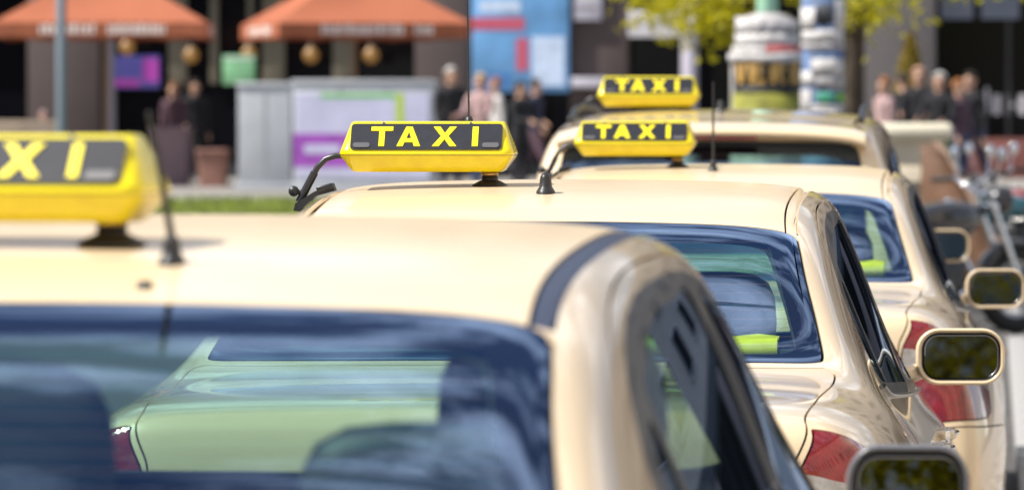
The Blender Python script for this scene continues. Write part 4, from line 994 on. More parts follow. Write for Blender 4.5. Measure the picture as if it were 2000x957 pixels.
# ---------------------------------------------------------------- white hoardings
mat('hoard_white', (.52, .54, .58), .6, var=.06, vscale=2); mat('hoard_grey', (.38, .40, .43), .6, var=.08, vscale=3); mat('print_purple', (.34, .08, .46), .5, var=.25, vscale=3); mat('print_green', (.16, .52, .12), .5, var=.2, vscale=4); mat('print_lime', (.45, .60, .08), .5); mat('print_lilac', (.54, .54, .72), .5, var=.12, vscale=2)
def hoarding(label, px0, px1, pyt, Y, parts, m):
    a, b = at(px0, 0, Y), at(px1, pyt, Y); g = hz(Y); w = b.x-a.x; h = b.z-g
    t = thing('hoarding', label, 'hoarding', ((a.x+b.x)/2, Y, g), 0, 'white hoardings on the plaza')
    MB().box((0, .4, h/2+.02), (w, .8, h-.10), .01).build('cabinet', m, t); MB().box((0, .4, h-.02), (w+.06, .86, .05), .01).build('lid', 'hoard_white', t); MB().box((0, .4, .05), (w+.08, .9, .10), .01).build('plinth', 'hoard_grey', t)
    n_ = max(2, int(w/.55))
    for k in range(1, n_): MB().box((w*(k/n_-.5), -.004, h/2), (.02, .012, h-.2)).build('seam_strip', 'hoard_grey', t)
    for (n2, u0, u1, v0, v1, mm, d) in parts: MB().box((w*((u0+u1)/2-.5), -.012-d/2, h*(v0+v1)/2), (w*(u1-u0), .012+d, h*(v1-v0)), .0).build(n2, mm, t)
    return t
hoarding('plain pale grey cabinet left of the printed hoarding', 458, 562, 162, 76.5, (), 'hoard_grey')
hoarding('white hoarding printed in purple and green behind the sharp taxi sign', 568, 842, 157, 76, (('printed_sheet', .02, .98, .12, .88, 'print_lilac', .0), ('purple_print', .0, .42, .22, .52, 'print_purple', .004), ('lilac_patch', .08, .34, .34, .42, 'print_lilac', .008), ('lime_print', .74, .80, .55, .88, 'print_lime', .004), ('green_print', .75, .985, .36, .56, 'print_green', .006), ('green_stripe', .2, .75, .84, .88, 'print_green', .003)), 'hoard_white')
# cafe furniture and planters under the umbrellas
mat('pinkish', (.22, .15, .17), .7, var=.15); mat('terracotta', (.26, .13, .10), .8, var=.2); mat('bench_wood', (.36, .28, .21), .7, var=.15)
def planter(label, px0, px1, pyt, Y, m):
    a, b = at(px0, 0, Y), at(px1, pyt, Y); g = hz(Y); w = b.x-a.x; h = b.z-g; t = thing('planter', label, 'planter', ((a.x+b.x)/2, Y, g), 0, 'planters by the cafe')
    mb = MB(); mb.loft([[(x*f, y*f, z) for x, y in rrect(w, w*.8, .04, 3)] for f, z in ((.82, 0), (.9, h*.5), (1, h-.06), (1.04, h-.05), (1.04, h), (.94, h), (.92, h-.06))], cap=False); mb.build('tub', m, t)
    MB().add([(x*.94, y*.94, h-.05) for x, y in rrect(w, w*.8, .04, 3)], [tuple(range(16))]).build('soil', 'bedding', t); return t
planter('tall pinkish planter under the left umbrella', 288, 366, 248, 80.5, 'pinkish'); planter('low reddish brown planter beside the tall pinkish one', 378, 440, 292, 80, 'terracotta')
a = at(0, 0, 73); b = at(110, 236, 73); t = thing('bench', 'pale wooden bench with solid back at the left edge', 'bench', ((a.x+b.x)/2-.2, 73, hz(73)))
w = b.x-a.x+.4; h = b.z-hz(73)
for k in range(5): MB().box((0, 0, .5+k*(h-.55)/4), (w, .05, (h-.55)/4*.86), .01).build('back_slat', 'bench_wood', t)
for k in range(4): MB().box((0, .12+.11*k, .45), (w, .095, .04), .008).build('seat_slat', 'bench_wood', t)
for sx in (-1, 1):
    MB().box((sx*(w/2-.1), .25, .21), (.06, .5, .43), .01).build('leg', 'frame_dark', t); MB().box((sx*(w/2-.1), .03, h/2), (.06, .05, h), .01).build('leg', 'frame_dark', t)
# ---------------------------------------------------------------- poster pillars, tree, cabinet, motorcycles, people
mat('paper_white', (.58, .56, .55), .8, var=.18, vscale=7, bump=.6, bscale=14); mat('paper_grey', (.42, .40, .40), .8, var=.3, vscale=9, bump=.6, bscale=14); mat('paper_black', (.015, .014, .012), .6); mat('paper_olive', (.22, .22, .03), .8, var=.35, vscale=8); mat('paper_red', (.62, .16, .16), .7, var=.2)
mat('paper_blue', (.10, .16, .30), .7, var=.4, vscale=8); mat('paper_green', (.06, .32, .20), .7, var=.2); mat('gold', (.55, .33, .09), .6, var=.15, vscale=20); mat('mint', (.28, .50, .36), .6, var=.1); mat('paper_lime', (.15, .42, .06), .7); mat('pole_dark', (.05, .055, .065), .5)
def band(r, z0, z1, a0=0, a1=360, n=28, jag=0., rnd=None, y=0, th=.004):
    m = MB(); full = a1-a0 >= 359; ks = n if full else n+1; R0 = []; R1 = []; R2 = []; R3 = []
    for k in range(ks):
        a = R(a0+(a1-a0)*k/n); j = rnd.uniform(-jag, jag) if rnd else 0; j2 = rnd.uniform(-jag, jag) if rnd else 0
        for L_, rr, z in ((R0, r, z0+j), (R1, r+th, z0+j), (R2, r+th, z1+j2), (R3, r, z1+j2)): L_.append((rr*math.sin(a), -rr*math.cos(a), z))
    V = R0+R1+R2+R3; F = []
    for b in range(3):
        for k in range(ks if full else ks-1): F.append((b*ks+k, b*ks+(k+1) % ks, (b+1)*ks+(k+1) % ks, (b+1)*ks+k))
    return m.add(V, F, True)
rp = random.Random(9)
YP = 45.0
def zz(py, Y=YP): return 1.61+(230-py)*Y/10460
def xx(px, Y=YP): return .943+(px-1937)*Y/10460
A_ = thing('poster_pillar', 'thick pillar pasted with white posters and a black one with gold letters', 'pillar', (xx(1500), YP, hz(YP)), 0, 'poster covered pillars'); gA = hz(YP)
ra = 70*YP/10460
pr = [(ra*1.02, 0), (ra*1.02, zz(125)-gA), (ra*.93, zz(112)-gA), (ra*.80, zz(100)-gA), (ra*.80, zz(40)-gA), (ra*.5, zz(30)-gA), (ra*.28, zz(26)-gA), (ra*.28, 4.2)]
MB().lathe(pr, (0, 0, 0), 'z', 32).build('core', 'paper_grey', A_)
MB().lathe([(ra*.30, zz(25)-gA), (ra*.30, 4.2), (0, 4.2)], (0, 0, 0), 'z', 20).build('top_pole', 'mint', A_)
band(ra*1.025, zz(168)-gA, zz(118)-gA, -62, 75, jag=.004, rnd=rp).build('black_poster', 'paper_black', A_)
band(ra*1.025, zz(190)-gA, zz(169)-gA, -62, 75, jag=.004, rnd=rp).build('black_poster', 'paper_black', A_)
band(ra*1.03, zz(300)-gA, zz(183)-gA, -66, 80, jag=.006, rnd=rp).build('olive_poster', 'paper_olive', A_)
band(ra*1.03, zz(122)-gA, zz(106)-gA, -100, 120, jag=.01, rnd=rp, th=.02).build('white_poster', 'paper_white', A_)
band(ra*.93, zz(106)-gA, zz(92)-gA, 0, 80, jag=.008, rnd=rp, th=.015).build('red_poster', 'paper_red', A_)
band(ra*.93, zz(106)-gA, zz(92)-gA, -110, 0, jag=.008, rnd=rp, th=.015).build('white_poster', 'paper_white', A_)
band(ra*.86, zz(92)-gA, zz(68)-gA, -110, 110, jag=.012, rnd=rp, th=.012).build('white_poster', 'paper_white', A_)
band(ra*.82, zz(66)-gA, zz(36)-gA, -110, -5, jag=.015, rnd=rp, th=.02).build('white_poster', 'paper_white', A_)
band(ra*.82, zz(66)-gA, zz(44)-gA, -5, 110, jag=.015, rnd=rp, th=.016).build('torn_poster', 'paper_grey', A_)
LT = {'V': [[(0, 1), (.32, 1), (.5, .35), (.68, 1), (1, 1), (.64, 0), (.36, 0)]], 'E': [[(0, 0), (0, 1), (.9, 1), (.9, .8), (.35, .8), (.35, .6), (.8, .6), (.8, .42), (.35, .42), (.35, .2), (.92, .2), (.92, 0)]],
      'R': [[(0, 0), (0, 1), (.62, 1), (.88, .88), (.92, .70), (.84, .54), (.64, .46), (.98, 0), (.62, 0), (.36, .40), (.32, .40), (.32, 0)]]}
for ch, a0 in zip('VERE', (-56, -26, 7, 40)):
    for P in LT[ch]:
        m = MB(); rr = ra*1.025+.006
        def fl(a, b, h, a0=a0, rr=rr): an = R(a0+a*26); return ((rr+h)*math.sin(an), -(rr+h)*math.cos(an), zz(164)-gA+b*(zz(123)-zz(164)))
        m.prism(P, 0, .006, fl); m.build('gold_letter', 'gold', A_)
Bp = thing('poster_pillar', 'slimmer dark pillar with torn white and green stickers right of the gold lettering', 'pillar', (xx(1608, 44.4), 44.4, hz(44.4)), 0, 'poster covered pillars')
rb_ = 41*44.4/10460; gB = hz(44.4)
MB().lathe([(rb_, 0), (rb_, 4.2), (0, 4.2)], (0, 0, 0), 'z', 28).build('core', 'paper_blue', Bp)
for (y0, y1, a0, a1, m_) in ((62, 18, -80, -20, 'paper_white'), (60, 0, 35, 95, 'paper_white'), (50, 10, -15, 30, 'pole_dark'), (84, 60, -70, 70, 'paper_white'), (98, 86, -80, 95, 'paper_grey'), (150, 116, -30, 70, 'paper_white'), (168, 140, -85, -20, 'paper_white'), (175, 152, -15, 95, 'paper_grey'), (204, 182, -15, 30, 'paper_green'), (200, 182, 38, 85, 'paper_lime'), (215, 205, -40, 70, 'paper_white'), (230, 176, -80, -30, 'paper_grey'), (260, 216, -60, 60, 'paper_white')):
    band(rb_+rp.uniform(0, .006), zz(y0, 44.4)-gB, zz(y1, 44.4)-gB, a0, a1, 12, .006, rp, th=.006).build('sticker', m_, Bp)

# tree with fresh spring leaves
mat('bark', (.055, .04, .028), .9, var=.35, vscale=9, bump=.8, bscale=25); mat('leaf', (.46, .42, .012), .55, var=.3, vscale=2.5)
MATS['leaf'].node_tree.nodes['Principled BSDF'].inputs['Transmission Weight'].default_value = 0
lb = MATS['leaf'].node_tree; pb = lb.nodes['Principled BSDF']; tl_ = lb.nodes.new('ShaderNodeBsdfTranslucent'); tl_.inputs['Color'].default_value = (.66, .60, .015, 1); ms_ = lb.nodes.new('ShaderNodeMixShader'); ms_.inputs['Fac'].default_value = .45
out_ = lb.nodes['Material Output']; lb.links.new(pb.outputs[0], ms_.inputs[1]); lb.links.new(tl_.outputs[0], ms_.inputs[2]); lb.links.new(ms_.outputs[0], out_.inputs['Surface'])
def leafcloud(spots, rnd, size):
    V = []; F = []
    for c in spots:
        c = Vector(c); n = Vector((rnd.gauss(0, 1), rnd.gauss(0, 1), rnd.gauss(0, 1)+.5)).normalized(); u = n.orthogonal().normalized(); u.rotate(Matrix.Rotation(rnd.uniform(0, 6.28), 3, n)); v = n.cross(u); s = size*rnd.uniform(.7, 1.3); k = len(V)
        V += [c-u*s, c-v*s*.42+n*s*.1, c+u*s, c+v*s*.42+n*s*.1]; F += [(k, k+1, k+2), (k, k+2, k+3)]
    return MB().add(V, F, True)
def tree(label, x, Y, h, spread, low, seed, nleaf, group=None, fixed=()):
    rnd = random.Random(seed); t = thing('street_tree', label, 'tree', (x, Y, hz(Y)), 0, group)
    tr = MB(); tr.tube([(0, 0, 0), (.02, 0, .5), (-.01, .02, 1.6), (.03, 0, 2.6), (.0, .0, h*.6), (.05, .05, h*.95)], [.13, .10, .088, .08, .05, .012], 10); T = tr.build('trunk', 'bark', t)
    tips = []
    for k in range(11):
        a = k*2.399+rnd.uniform(-.3, .3); z0 = rnd.uniform(2.5, h*.75); L_ = spread*rnd.uniform(.55, 1.0); z1 = z0+rnd.uniform(.2, 1.2)
        P = [Vector((0, 0, z0)), Vector((math.cos(a)*L_*.5, math.sin(a)*L_*.5, z0+.6*(z1-z0)+.25)), Vector((math.cos(a)*L_, math.sin(a)*L_, z1))]
        MB().tube(P, [.04, .025, .008], 7).build('limb', 'bark', T); tips.append((P[1], P[2]))
    for f in fixed:
        P = [Vector((0, 0, 2.9)), Vector((f[0]*.5, f[1]*.5, max(f[2]+.5, 3.1))), Vector(f)]; MB().tube(P, [.035, .02, .006], 7).build('limb', 'bark', T)
    sp = []
    for i in range(nleaf):
        p1, p2 = rnd.choice(tips); q = p1.lerp(p2, rnd.random()**.7); d = Vector((rnd.gauss(0, .38), rnd.gauss(0, .38), rnd.gauss(0, .32))); q = q+d
        if q.z > low: sp.append(q)
    for f in fixed:
        for i in range(90): sp.append(Vector(f)+Vector((rnd.gauss(0, .17), rnd.gauss(0, .2), rnd.gauss(.08, .12))))
    leafcloud(sp, rnd, .055).build('crown', 'leaf', t); return t
xt = xx(1668, 47)
tree('young tree with fresh yellow green leaves behind the poster pillars', xt, 47, 6.0, 2.2, 2.62, 21, 5200, None, [(xx(px, 47-.0)-xt, dy, 1.61+(230-py)*47/10460-.1) for px, py, dy in ((1290, 8, .2), (1345, 12, -.3), (1400, 20, .1), (1390, 40, -.2), (1435, 8, .3), (1410, 52, 0), (1335, 45, .1), (1690, 8, -.3), (1735, 0, .2), (1680, 28, .0), (1250, -10, .2))])
# golden conifer in a tub
cx = at(1778, 0, 86).x; t = thing('conifer', 'golden cone shaped conifer behind the people by the cabinet', 'plant', (cx, 86, hz(86))); rc_ = random.Random(2)
mat('conifer_leaf', (.28, .20, .02), .8, var=.4, vscale=4)
sp = []
for i in range(2600):
    z = rc_.random(); r_ = .38*(1-z)**.6*(.35+.65*rc_.random()**.4); a = rc_.uniform(0, 6.28); sp.append((r_*math.cos(a), r_*math.sin(a), .55+1.85*z))
leafcloud(sp, rc_, .05).build('crown', 'conifer_leaf', t); MB().tube([(0, 0, .3), (0, 0, 2.2)], [.04, .01], 8).build('trunk', 'bark', t); MB().lathe([(.2, 0), (.27, .42), (.29, .42), (.29, .48), (.25, .48), (.24, .42), (0, .42)], (0, 0, 0), 'z', 20).build('tub', 'terracotta', t)

# utility cabinet on the pavement
mat('cab_beige', (.66, .58, .44), .6, var=.1, vscale=4); mat('cab_lid', (.80, .74, .58), .55, var=.06)
Yc = 42.0; x0, x1 = xx(1712, Yc), xx(1832, Yc); zt = zz(240, Yc); w = x1-x0
t = thing('utility_cabinet', 'beige utility cabinet with overhanging lid on the pavement', 'cabinet', ((x0+x1)/2+.05, Yc+.2, .122))
MB().box((0, 0, (zt-.25)/2-.0), (w, .40, zt-.25), .01).build('body', 'cab_beige', t)
MB().loft([[(a, b, z) for a, b in rrect(w+.12*f, .40+.12*f, .02, 3)] for f, z in ((.6, zt-.255), (1, zt-.24), (1, zt-.155), (.7, zt-.125))]).build('lid', 'cab_lid', t)
MB().box((-.005, -.203, .62), (w-.05, .012, .95), .004).build('door', 'cab_beige', t)
for k in range(6): MB().box((-.05, -.214, .98-.03*k), (.2, .012, .012), .003).build('louvre', 'frame_dark', t)
MB().box((w/2-.07, -.216, .6), (.025, .02, .10), .004).build('handle', 'frame_dark', t); MB().box((0, 0, .03), (w+.04, .44, .07), .005).build('plinth', 'kerb_stone', t)

# motorcycles
mat('moto_black', (.015, .015, .018), .25, coat=.8); mat('engine_dark', (.06, .06, .065), .4, .6); mat('moto_seat', (.03, .022, .02), .6)
def motorcycle(label, loc, rz, tank):
    t = thing('motorcycle', label, 'motorcycle', loc, rz, 'motorcycles parked on the pavement')
    for y, nm in ((.72, 'front_wheel'), (-.70, 'rear_wheel')):
        w = bpy.data.objects.new(nm, None); COL.objects.link(w); w.parent = t; w.location = (0, y, .31)
        P = [(0, .25*math.cos(a), .25*math.sin(a)) for a in np.linspace(0, 2*math.pi, 37)]
        MB().tube(P, .06, 10, cap=False).build('tyre', 'tyre', w); r_ = MB(); r_.tube([(0, .195*math.cos(a), .195*math.sin(a)) for a in np.linspace(0, 2*math.pi, 33)], .02, 8, cap=False)
        for k in range(10): a = k*.628; r_.tube([(.02*(-1)**k, .03*math.cos(a), .03*math.sin(a)), (0, .19*math.cos(a), .19*math.sin(a))], .008, 5)
        r_.lathe([(0, -.06), (.045, -.06), (.045, .06), (0, .06)], axis='x', n=16); r_.build('rim', 'alloy', w); MB().lathe([(.13, -.065), (.13, -.07), (.07, -.07), (.07, -.065)], axis='x', n=24).build('brake_disc', 'alloy', w)
    f = MB()
    for s_ in (-1, 1):
        f.tube([(s_*.03, .45, .86), (s_*.11, .15, .60), (s_*.12, -.15, .32), (s_*.10, -.70, .31)], .02, 8); f.tube([(s_*.03, .42, .88), (s_*.11, .0, .72), (s_*.10, -.55, .74), (s_*.09, -.80, .80)], .018, 8); f.tube([(s_*.11, -.2, .36), (s_*.10, -.45, .74)], .016, 8); f.tube([(s_*.11, .18, .60), (s_*.12, .20, .28), (s_*.12, -.15, .28)], .018, 8)
    f.build('frame', 'moto_black', t)
    fk = MB()
    for s_ in (-1, 1): fk.tube([(s_*.085, .72, .31), (s_*.085, .46, .92)], [.028, .022], 10)
    fk.box((0, .48, .88), (.22, .06, .04), .01); fk.build('fork', 'chrome', t)
    h = MB(); h.tube([(-.36, .28, 1.06), (-.24, .38, 1.07), (-.08, .44, .97), (.08, .44, .97), (.24, .38, 1.07), (.36, .28, 1.06)], .012, 8); hb = h.build('handlebar', 'chrome', t)
    for s_ in (-1, 1):
        MB().tube([(s_*.25, .372, 1.068), (s_*.37, .275, 1.06)], .019, 8).build('grip', 'rubber', hb); m = MB(); m.tube([(s_*.22, .39, 1.07), (s_*.27, .40, 1.20)], .006, 6); m.build('mirror_stalk', 'chrome', hb)
        m = MB(); m.lathe([(0, -.012), (.045, -.012), (.052, 0), (.040, .018), (0, .025)], (s_*.285, .40, 1.235), 'y', 16); m.build('mirror', 'chrome', hb)
    tk = MB(); tk.loft([[(a, y, .80+b) for a, b in rrect(w, hh, min(w, hh)*.42, 5)] for y, w, hh in ((-.14, .10, .08), (-.10, .20, .15), (.05, .29, .22), (.20, .30, .24), (.32, .25, .21), (.38, .12, .10))]); k = tk.build('fuel_tank', tank, t); MB().lathe([(.03, .91), (.03, .93), (0, .935)], (0, .16, 0), 'z', 14).build('fuel_cap', 'chrome', k)
    st = MB(); st.loft([[(a, y, z+b) for a, b in rrect(w, .09, .035, 4)] for y, w, z in ((-.12, .16, .80), (-.25, .25, .79), (-.45, .28, .80), (-.62, .25, .86), (-.85, .20, .90), (-.90, .10, .90))]); st.build('seat', 'moto_seat', t)
    e = MB(); e.box((0, .0, .42), (.34, .42, .24), .04); e.box((0, .08, .60), (.26, .22, .2), .03)
    for k in range(4): e.box((0, .08, .55+.035*k), (.32, .27, .012), .004)
    e.lathe([(0, -.22), (.10, -.21), (.11, -.16), (.11, .16), (.10, .21), (0, .22)], (0, -.06, .40), 'x', 20); e.build('engine', 'engine_dark', t)
    x_ = MB(); x_.tube([(.12, .2, .55), (.16, .28, .40), (.17, .15, .28), (.18, -.3, .30)], .022, 8); x_.tube([(.18, -.28, .30), (.20, -.45, .33), (.21, -.95, .42)], [.03, .05, .045], 12); x_.build('exhaust', 'chrome', t)
    hl = MB(); hl.lathe([(0, -.10), (.06, -.09), (.095, -.02), (.10, .03), (.096, .035)], (0, .60, .92), 'y', 24); k = hl.build('headlight', 'moto_black', t); MB().lathe([(.096, .03), (.06, .05), (0, .056)], (0, .60, .92), 'y', 24).build('lens', 'clear_lens', k)
    for (y, z0_, s0, s1, nm) in ((.72, .31, 20, 160, 'front_mudguard'), (-.70, .31, 30, 150, 'rear_mudguard')):
        g = MB(); g.loft([[(a, y+(.335+b)*math.cos(R(q)), z0_+(.335+b)*math.sin(R(q))) for a, b in ((-.075, -.03), (-.06, .0), (0, .012), (.06, 0), (.075, -.03), (0, .005))] for q in range(s0, s1+1, 12)], cap=True); g.build(nm, tank, t)
    tl = MB(); tl.box((0, -.98, .80), (.12, .05, .06), .015); tl.build('tail_light', 'red_lens', t)
    for s_ in (-1, 1): MB().lathe([(0, -.03), (.03, -.02), (.035, .01), (0, .03)], (s_*.15, -.93, .78), 'y', 12).build('indicator', 'amber', t)
    MB().tube([(-.1, .0, .32), (-.26, .02, .01)], .012, 6).build('side_stand', 'moto_black', t)
    return t
mat('tank_black', (.02, .02, .024), .2, coat=1.); mat('tank_teal', (.01, .06, .08), .2, coat=1.); mat('tank_red', (.18, .012, .018), .2, coat=1.)
PZ = .122
motorcycle('dark motorcycle nearest the taxis with chrome handlebar', (xx(1815, 36.6), 36.6, PZ), R(-55), 'tank_black')
motorcycle('teal motorcycle at the right edge behind the dark one', (xx(1992, 40), 40.3, PZ), R(62), 'tank_teal')
motorcycle('red motorcycle farthest back in the row at the right edge', (xx(2010, 43), 43.6, PZ), R(50), 'tank_red')

# people
mat('skin', (.50, .29, .20), .55, var=.08); mat('shoe', (.03, .025, .022), .6)
def body_mesh(pose):
    """one continuous figure grown from a jointed skeleton"""
    J = {}; E = []
    st, arm, bend = pose.get('stride', .0), pose.get('arm', 0.), pose.get('bend', 0.)
    def up(p):       # bend the trunk forward from the hips
        x, y, z = p; d = z-.95; return (x, y+d*math.sin(bend), .95+d*math.cos(bend)) if d > 0 else p
    def add(n, p, r, par=None, b=True):
        J[n] = (len(J), up(p) if b else p, r)
        if par: E.append((J[par][0], J[n][0]))
    add('pelvis', (0, 0, .95), .125); add('waist', (0, .0, 1.10), .118, 'pelvis'); add('chest', (0, .01, 1.30), .135, 'waist'); add('neck', (0, .0, 1.49), .062, 'chest'); add('jaw', (0, .02, 1.545), .068, 'neck'); add('head', (0, .01, 1.62), .092, 'jaw'); add('crown', (0, -.005, 1.695), .070, 'head'); add('nose', (0, .115, 1.60), .014, 'head')
    for s_, q in ((1, 'r'), (-1, 'l')):
        add('sh'+q, (s_*.185, 0, 1.425), .070, 'chest'); rz_ = arm if s_ > 0 else arm*pose.get('left', .3)
        el = (s_*.215, -.02+.12*rz_, 1.14+.03*rz_); wr = (s_*(.225-.06*rz_), .05+.32*rz_, .90+.22*rz_)
        add('el'+q, el, .046, 'sh'+q); add('wr'+q, wr, .030, 'el'+q); pl = Vector(wr)+(Vector(wr)-Vector(el)).normalized()*.075; add('pl'+q, tuple(pl), .030, 'wr'+q)
        dr = (Vector(wr)-Vector(el)).normalized(); sd_ = Vector((0, 1, 0)) if abs(dr.y) < .8 else Vector((0, 0, 1))
        for k in range(4): add('f%d' % k+q, tuple(pl+dr*(.075-.008*abs(k-1.5))+sd_*(.019*(k-1.5))), .009, 'pl'+q)
        add('th'+q, tuple(Vector(wr)+dr*.06+sd_*.05), .010, 'wr'+q)
        o = st*s_
        add('hp'+q, (s_*.095, 0, .90), .098, 'pelvis', False); add('kn'+q, (s_*.10, .02+o*.22, .50+.01*abs(o)), .064, 'hp'+q, False); add('an'+q, (s_*.10, -.03+o*.38-max(0, -o)*.05, .10+max(0, -o)*.10), .044, 'kn'+q, False); add('to'+q, (s_*.11, .11+o*.38, .042+max(0, -o)*.03), .038, 'an'+q, False)
    me = bpy.data.meshes.new('b'); me.from_pydata([J[k][1] for k in J], E, []); o = bpy.data.objects.new('b', me); COL.objects.link(o)
    sk = o.modifiers.new('s', 'SKIN'); sk.use_smooth_shade = True
    lay = me.skin_vertices[0] if len(me.skin_vertices) else None
    if lay is None:
        bm = bmesh.new(); bm.from_mesh(me); bm.verts.layers.skin.verify(); bm.to_mesh(me); bm.free(); lay = me.skin_vertices[0]
    for k in J: lay.data[J[k][0]].radius = (J[k][2]*(1.22 if k in ('chest', 'waist', 'pelvis') else 1.0), J[k][2]*(.85 if k in ('chest', 'waist', 'pelvis') else 1.0))
    lay.data[0].use_root = True
    ss = o.modifiers.new('u', 'SUBSURF'); ss.levels = ss.render_levels = 2
    dg = bpy.context.evaluated_depsgraph_get(); dg.update(); m2 = bpy.data.meshes.new_from_object(o.evaluated_get(dg)); bpy.data.objects.remove(o)
    hands = [Vector(J[k][1]) for k in J if k[:2] in ('pl', 'f0', 'f1', 'f2', 'f3', 'th')]; nk = Vector(J['neck'][1]); ax = (Vector(J['head'][1])-nk).normalized()
    idx = []
    for p in m2.polygons:
        c = p.center
        if (c-nk).dot(ax) > .0 and (c-nk).length < .4 and abs(c.x) < .14: idx.append(0)
        elif min((c-h).length for h in hands) < .055: idx.append(0)
        elif c.z < .085: idx.append(3)
        elif c.z < .95: idx.append(2)
        else: idx.append(1)
    m2.polygons.foreach_set('use_smooth', [True]*len(m2.polygons))
    head = Vector(J['head'][1]); return m2, idx, head, bend
POSE = {k: body_mesh(v) for k, v in dict(stand=dict(arm=.25, left=.6), walk=dict(stride=.8, arm=.4, left=-.6), hold=dict(arm=1.0, left=.9), lean=dict(bend=.75, arm=1.0, left=.8, stride=.3)).items()}
mat('eye', (.03, .02, .02), .2); mat('lip', (.42, .16, .14), .5)
def person(label, pose, loc, rz, h, top, trousers, hair, long_hair=False, group='people standing about on the plaza', bag=None):
    m2, idx, head, bend = POSE[pose]; t = thing('person', label, 'person', loc, rz, group, (h/1.76,)*3)
    me = m2.copy(); me.materials.clear()
    for q in ('skin', top, trousers, 'shoe'): me.materials.append(MATS[q])
    me.polygons.foreach_set('material_index', idx); obj('body', me, None, t)
    def hd(p): q = Vector(p); q.rotate(Matrix.Rotation(-bend, 3, 'X')); return head+q
    hm = MB(); V = []; F = []; nr = 9; nc = 20
    for i in range(nr):
        ph = R(92 - 12.5*i*(1.25 if long_hair else 1))
        for j in range(nc):
            th = 2*math.pi*j/nc; front = max(0, math.sin(th)); ph2 = max(ph, R(38)*front) if front > .2 else ph
            V.append(hd(((.094+.004*math.sin(7*th))*math.cos(ph2)*math.cos(th), -.014+.102*math.cos(ph2)*math.sin(th), .028+.104*math.sin(ph2)+.004*math.sin(5*th+i))))
    for i in range(nr-1):
        for j in range(nc): F.append((i*nc+j, i*nc+(j+1) % nc, (i+1)*nc+(j+1) % nc, (i+1)*nc+j))
    hm.add(V, F, True); hm.build('hair', hair, t)
    fm = MB()
    for s_ in (-1, 1): fm.lathe([(0, .016), (.009, .012), (.011, 0)], hd((s_*.034, .066, .012)), 'y', 8)
    fm.build('eyes', 'eye', t); MB().box(hd((0, .079, -.072)), (.045, .014, .012), .004).build('mouth', 'lip', t)
    for s_ in (-1, 1): MB().box(hd((s_*.094, -.005, .0)), (.018, .035, .055), .006).build('ear', 'skin', t)
    # collar and jacket hem
    return t
for n_, c_ in (('cloth_black', (.012, .012, .016)), ('cloth_navy', (.018, .022, .05)), ('cloth_pink', (.42, .28, .28)), ('cloth_white', (.62, .58, .56)), ('cloth_brown', (.26, .14, .075)), ('cloth_olive', (.10, .12, .06)), ('cloth_red', (.30, .04, .04)), ('cloth_plum', (.11, .06, .08)), ('cloth_jean', (.05, .08, .16)), ('hair_dark', (.02, .014, .01)), ('hair_grey', (.45, .44, .42)), ('hair_blond', (.48, .32, .14)), ('hair_ginger', (.26, .10, .03)), ('cloth_grey', (.16, .15, .17))): mat(n_, c_, .85, var=.2, vscale=12)
def P_(px, Y): return (at(px, 0, Y).x, Y, hz(Y)+.008)
person('person in black jacket standing right beside the printed hoarding', 'stand', P_(880, 74), R(200), 1.76, 'cloth_black', 'cloth_navy', 'hair_grey')
person('person in pale pink top behind the right end of the sharp taxi sign', 'hold', P_(938, 72.5), R(150), 1.66, 'cloth_pink', 'cloth_jean', 'hair_blond', True)
person('person in white shirt close behind the one in pale pink', 'walk', P_(968, 75), R(110), 1.62, 'cloth_white', 'cloth_grey', 'hair_ginger')
person('dark haired person in black below the blue poster', 'hold', P_(1016, 72), R(230), 1.55, 'cloth_black', 'cloth_black', 'hair_dark', True)
person('person in navy walking just left of the van taxi', 'walk', P_(1046, 75), R(250), 1.60, 'cloth_navy', 'cloth_plum', 'hair_dark')
person('ginger haired person in pale pink at the left of the group by the conifer', 'stand', P_(1728, 69), R(120), 1.62, 'cloth_pink', 'cloth_navy', 'hair_ginger', True)
person('person in black with reddish face in the middle of the conifer group', 'hold', P_(1795, 70), R(170), 1.74, 'cloth_black', 'cloth_black', 'skin')
person('grey haired person in black jacket holding something near the cabinet', 'hold', P_(1836, 67), R(160), 1.70, 'cloth_black', 'cloth_olive', 'hair_grey')
person('person in plum coat at the right of the group by the conifer', 'stand', P_(1872, 68), R(230), 1.60, 'cloth_plum', 'cloth_jean', 'hair_ginger')
person('person in black with back turned between the ginger and the reddish person', 'stand', P_(1765, 71), R(20), 1.66, 'cloth_black', 'cloth_black', 'hair_dark')
person('person in dark coat at the far right of the group, beside the red parapet', 'walk', P_(1895, 70), R(140), 1.68, 'cloth_black', 'cloth_navy', 'hair_dark')
person('small person with pink cap behind the bench at the left edge', 'stand', P_(70, 75.5), R(180), 1.15+.0, 'cloth_grey', 'cloth_navy', 'cloth_pink')
person('person in plum standing behind the tall pinkish planter', 'stand', P_(330, 83), R(160), 1.60, 'cloth_plum', 'cloth_black', 'hair_ginger')
person('person in black standing in the dark cafe doorway', 'walk', P_(372, 84), R(200), 1.66, 'cloth_black', 'cloth_black', 'hair_dark')

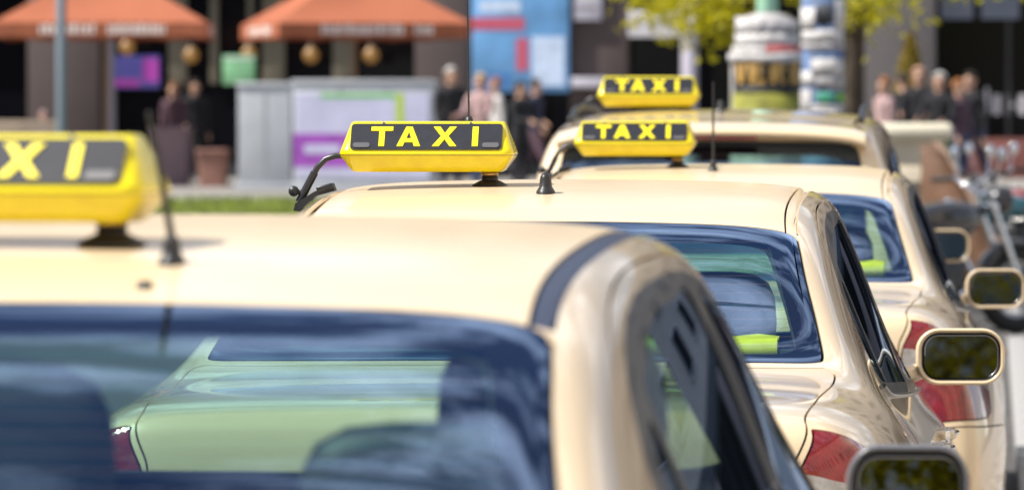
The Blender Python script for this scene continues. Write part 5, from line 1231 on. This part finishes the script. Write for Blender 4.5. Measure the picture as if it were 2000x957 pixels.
# brown cover over a parked scooter, seen from the side as a slope
cv = thing('scooter_cover', 'brown cover sloping down over a scooter between cabinet and motorcycles', 'cover', (xx(1800, 40.5), 40.5, PZ)); mat('tarpaulin', (.15, .075, .04), .7, var=.25, vscale=6, bump=.5, bscale=9); mat('hem_pale', (.36, .24, .17), .7)
pr_ = [(0, 1.28), (.10, 1.30), (.20, 1.22), (.32, 1.02), (.44, .80), (.52, .66), (.60, .60), (.95, .58), (1.3, .55), (1.42, .40)]
rings = []
for i, (x, z) in enumerate(pr_):
    hw = .10+.24*min(1, i/4); rings.append([(x+.012*math.sin(9*a+i), hw*math.cos(a)*(1+.08*math.sin(5*a+i*2)), .12+(z-.12)*(.5+.5*math.sin(a))) for a in np.linspace(-math.pi/2, 1.5*math.pi, 25)[:-1]])
MB().loft(rings).build('sheet', 'tarpaulin', cv); MB().tube([(x-.0, -.10-.2*min(1, i/4), z-.01*i) for i, (x, z) in enumerate(pr_[1:7])], .022, 8).build('hem', 'hem_pale', cv)
for y in (.1, 1.25):
    w = MB(); w.tube([(y+.15*math.cos(a), 0, .2+.15*math.sin(a)) for a in np.linspace(0, 2*math.pi, 25)], .05, 8, cap=False); w.lathe([(0, -.04), (.1, -.04), (.1, .04), (0, .04)], (y, 0, .2), 'y', 16); w.build('wheel', 'tyre', cv)
# ---------------------------------------------------------------- the street beside and behind the camera, seen in glass, mirrors and paint
mat('sandstone', (.58, .50, .40), .8, var=.12, vscale=.7)
def side_house(label, x, y0, y1, h, m, face):
    t = thing('street_house', label, 'building', (x, y0, 0)); L_ = y1-y0
    MB().box((face*-4, L_/2, h/2), (8, L_, h)).build('wall', m, t); MB().box((face*-4, L_/2, h+.25), (8.6, L_+.6, .5), .05).build('cornice', 'stone_grey', t)
    n_ = int(L_/3)
    for fl in range(int(h/3.6)):
        for k in range(n_):
            w = MB().box((face*.02, 1.6+k*3.0, 1.9+fl*3.6), (.12, 1.1, 1.8)).build('window', 'frame_pale', t); MB().box((face*.07, 1.6+k*3.0, 1.9+fl*3.6), (.06, .96, 1.66)).build('pane', 'shop_glass', w)
side_house('unseen sandstone house along the pavement, added for warm bounce and reflections', 10.5, -26, 26, 14, 'sandstone', -1)  # house added out of view to throw warm light on the taxis' right sides
side_house('grey house across the street, mirrored in the taxis', -26, -40, 40, 14, 'upper_wall', 1)
t0_ = [o for o in COL.objects if o.name == 'street_tree'][0]
for i, (x, y, z_) in enumerate(((4.5, -9, 1.0), (5.8, -17, 1.2), (3.6, -27, 1.3), (-3.0, -34, 1.4), (-8.5, -28, 1.3))):
    c = copy_tree(t0_); c.location = (x, y, .1 if x > 1.1 else 0); c.scale = (z_,)*3; c.rotation_euler = (0, 0, i*1.3); tag(c, ['nearest spring tree behind the camera on the pavement', 'second spring tree behind the camera, closest to the sandstone house', 'farthest spring tree on the pavement behind the camera', 'tall spring tree behind the camera in line with the taxis', 'spring tree behind the camera across the street by the grey house'][i], 'tree', 'trees behind the camera')
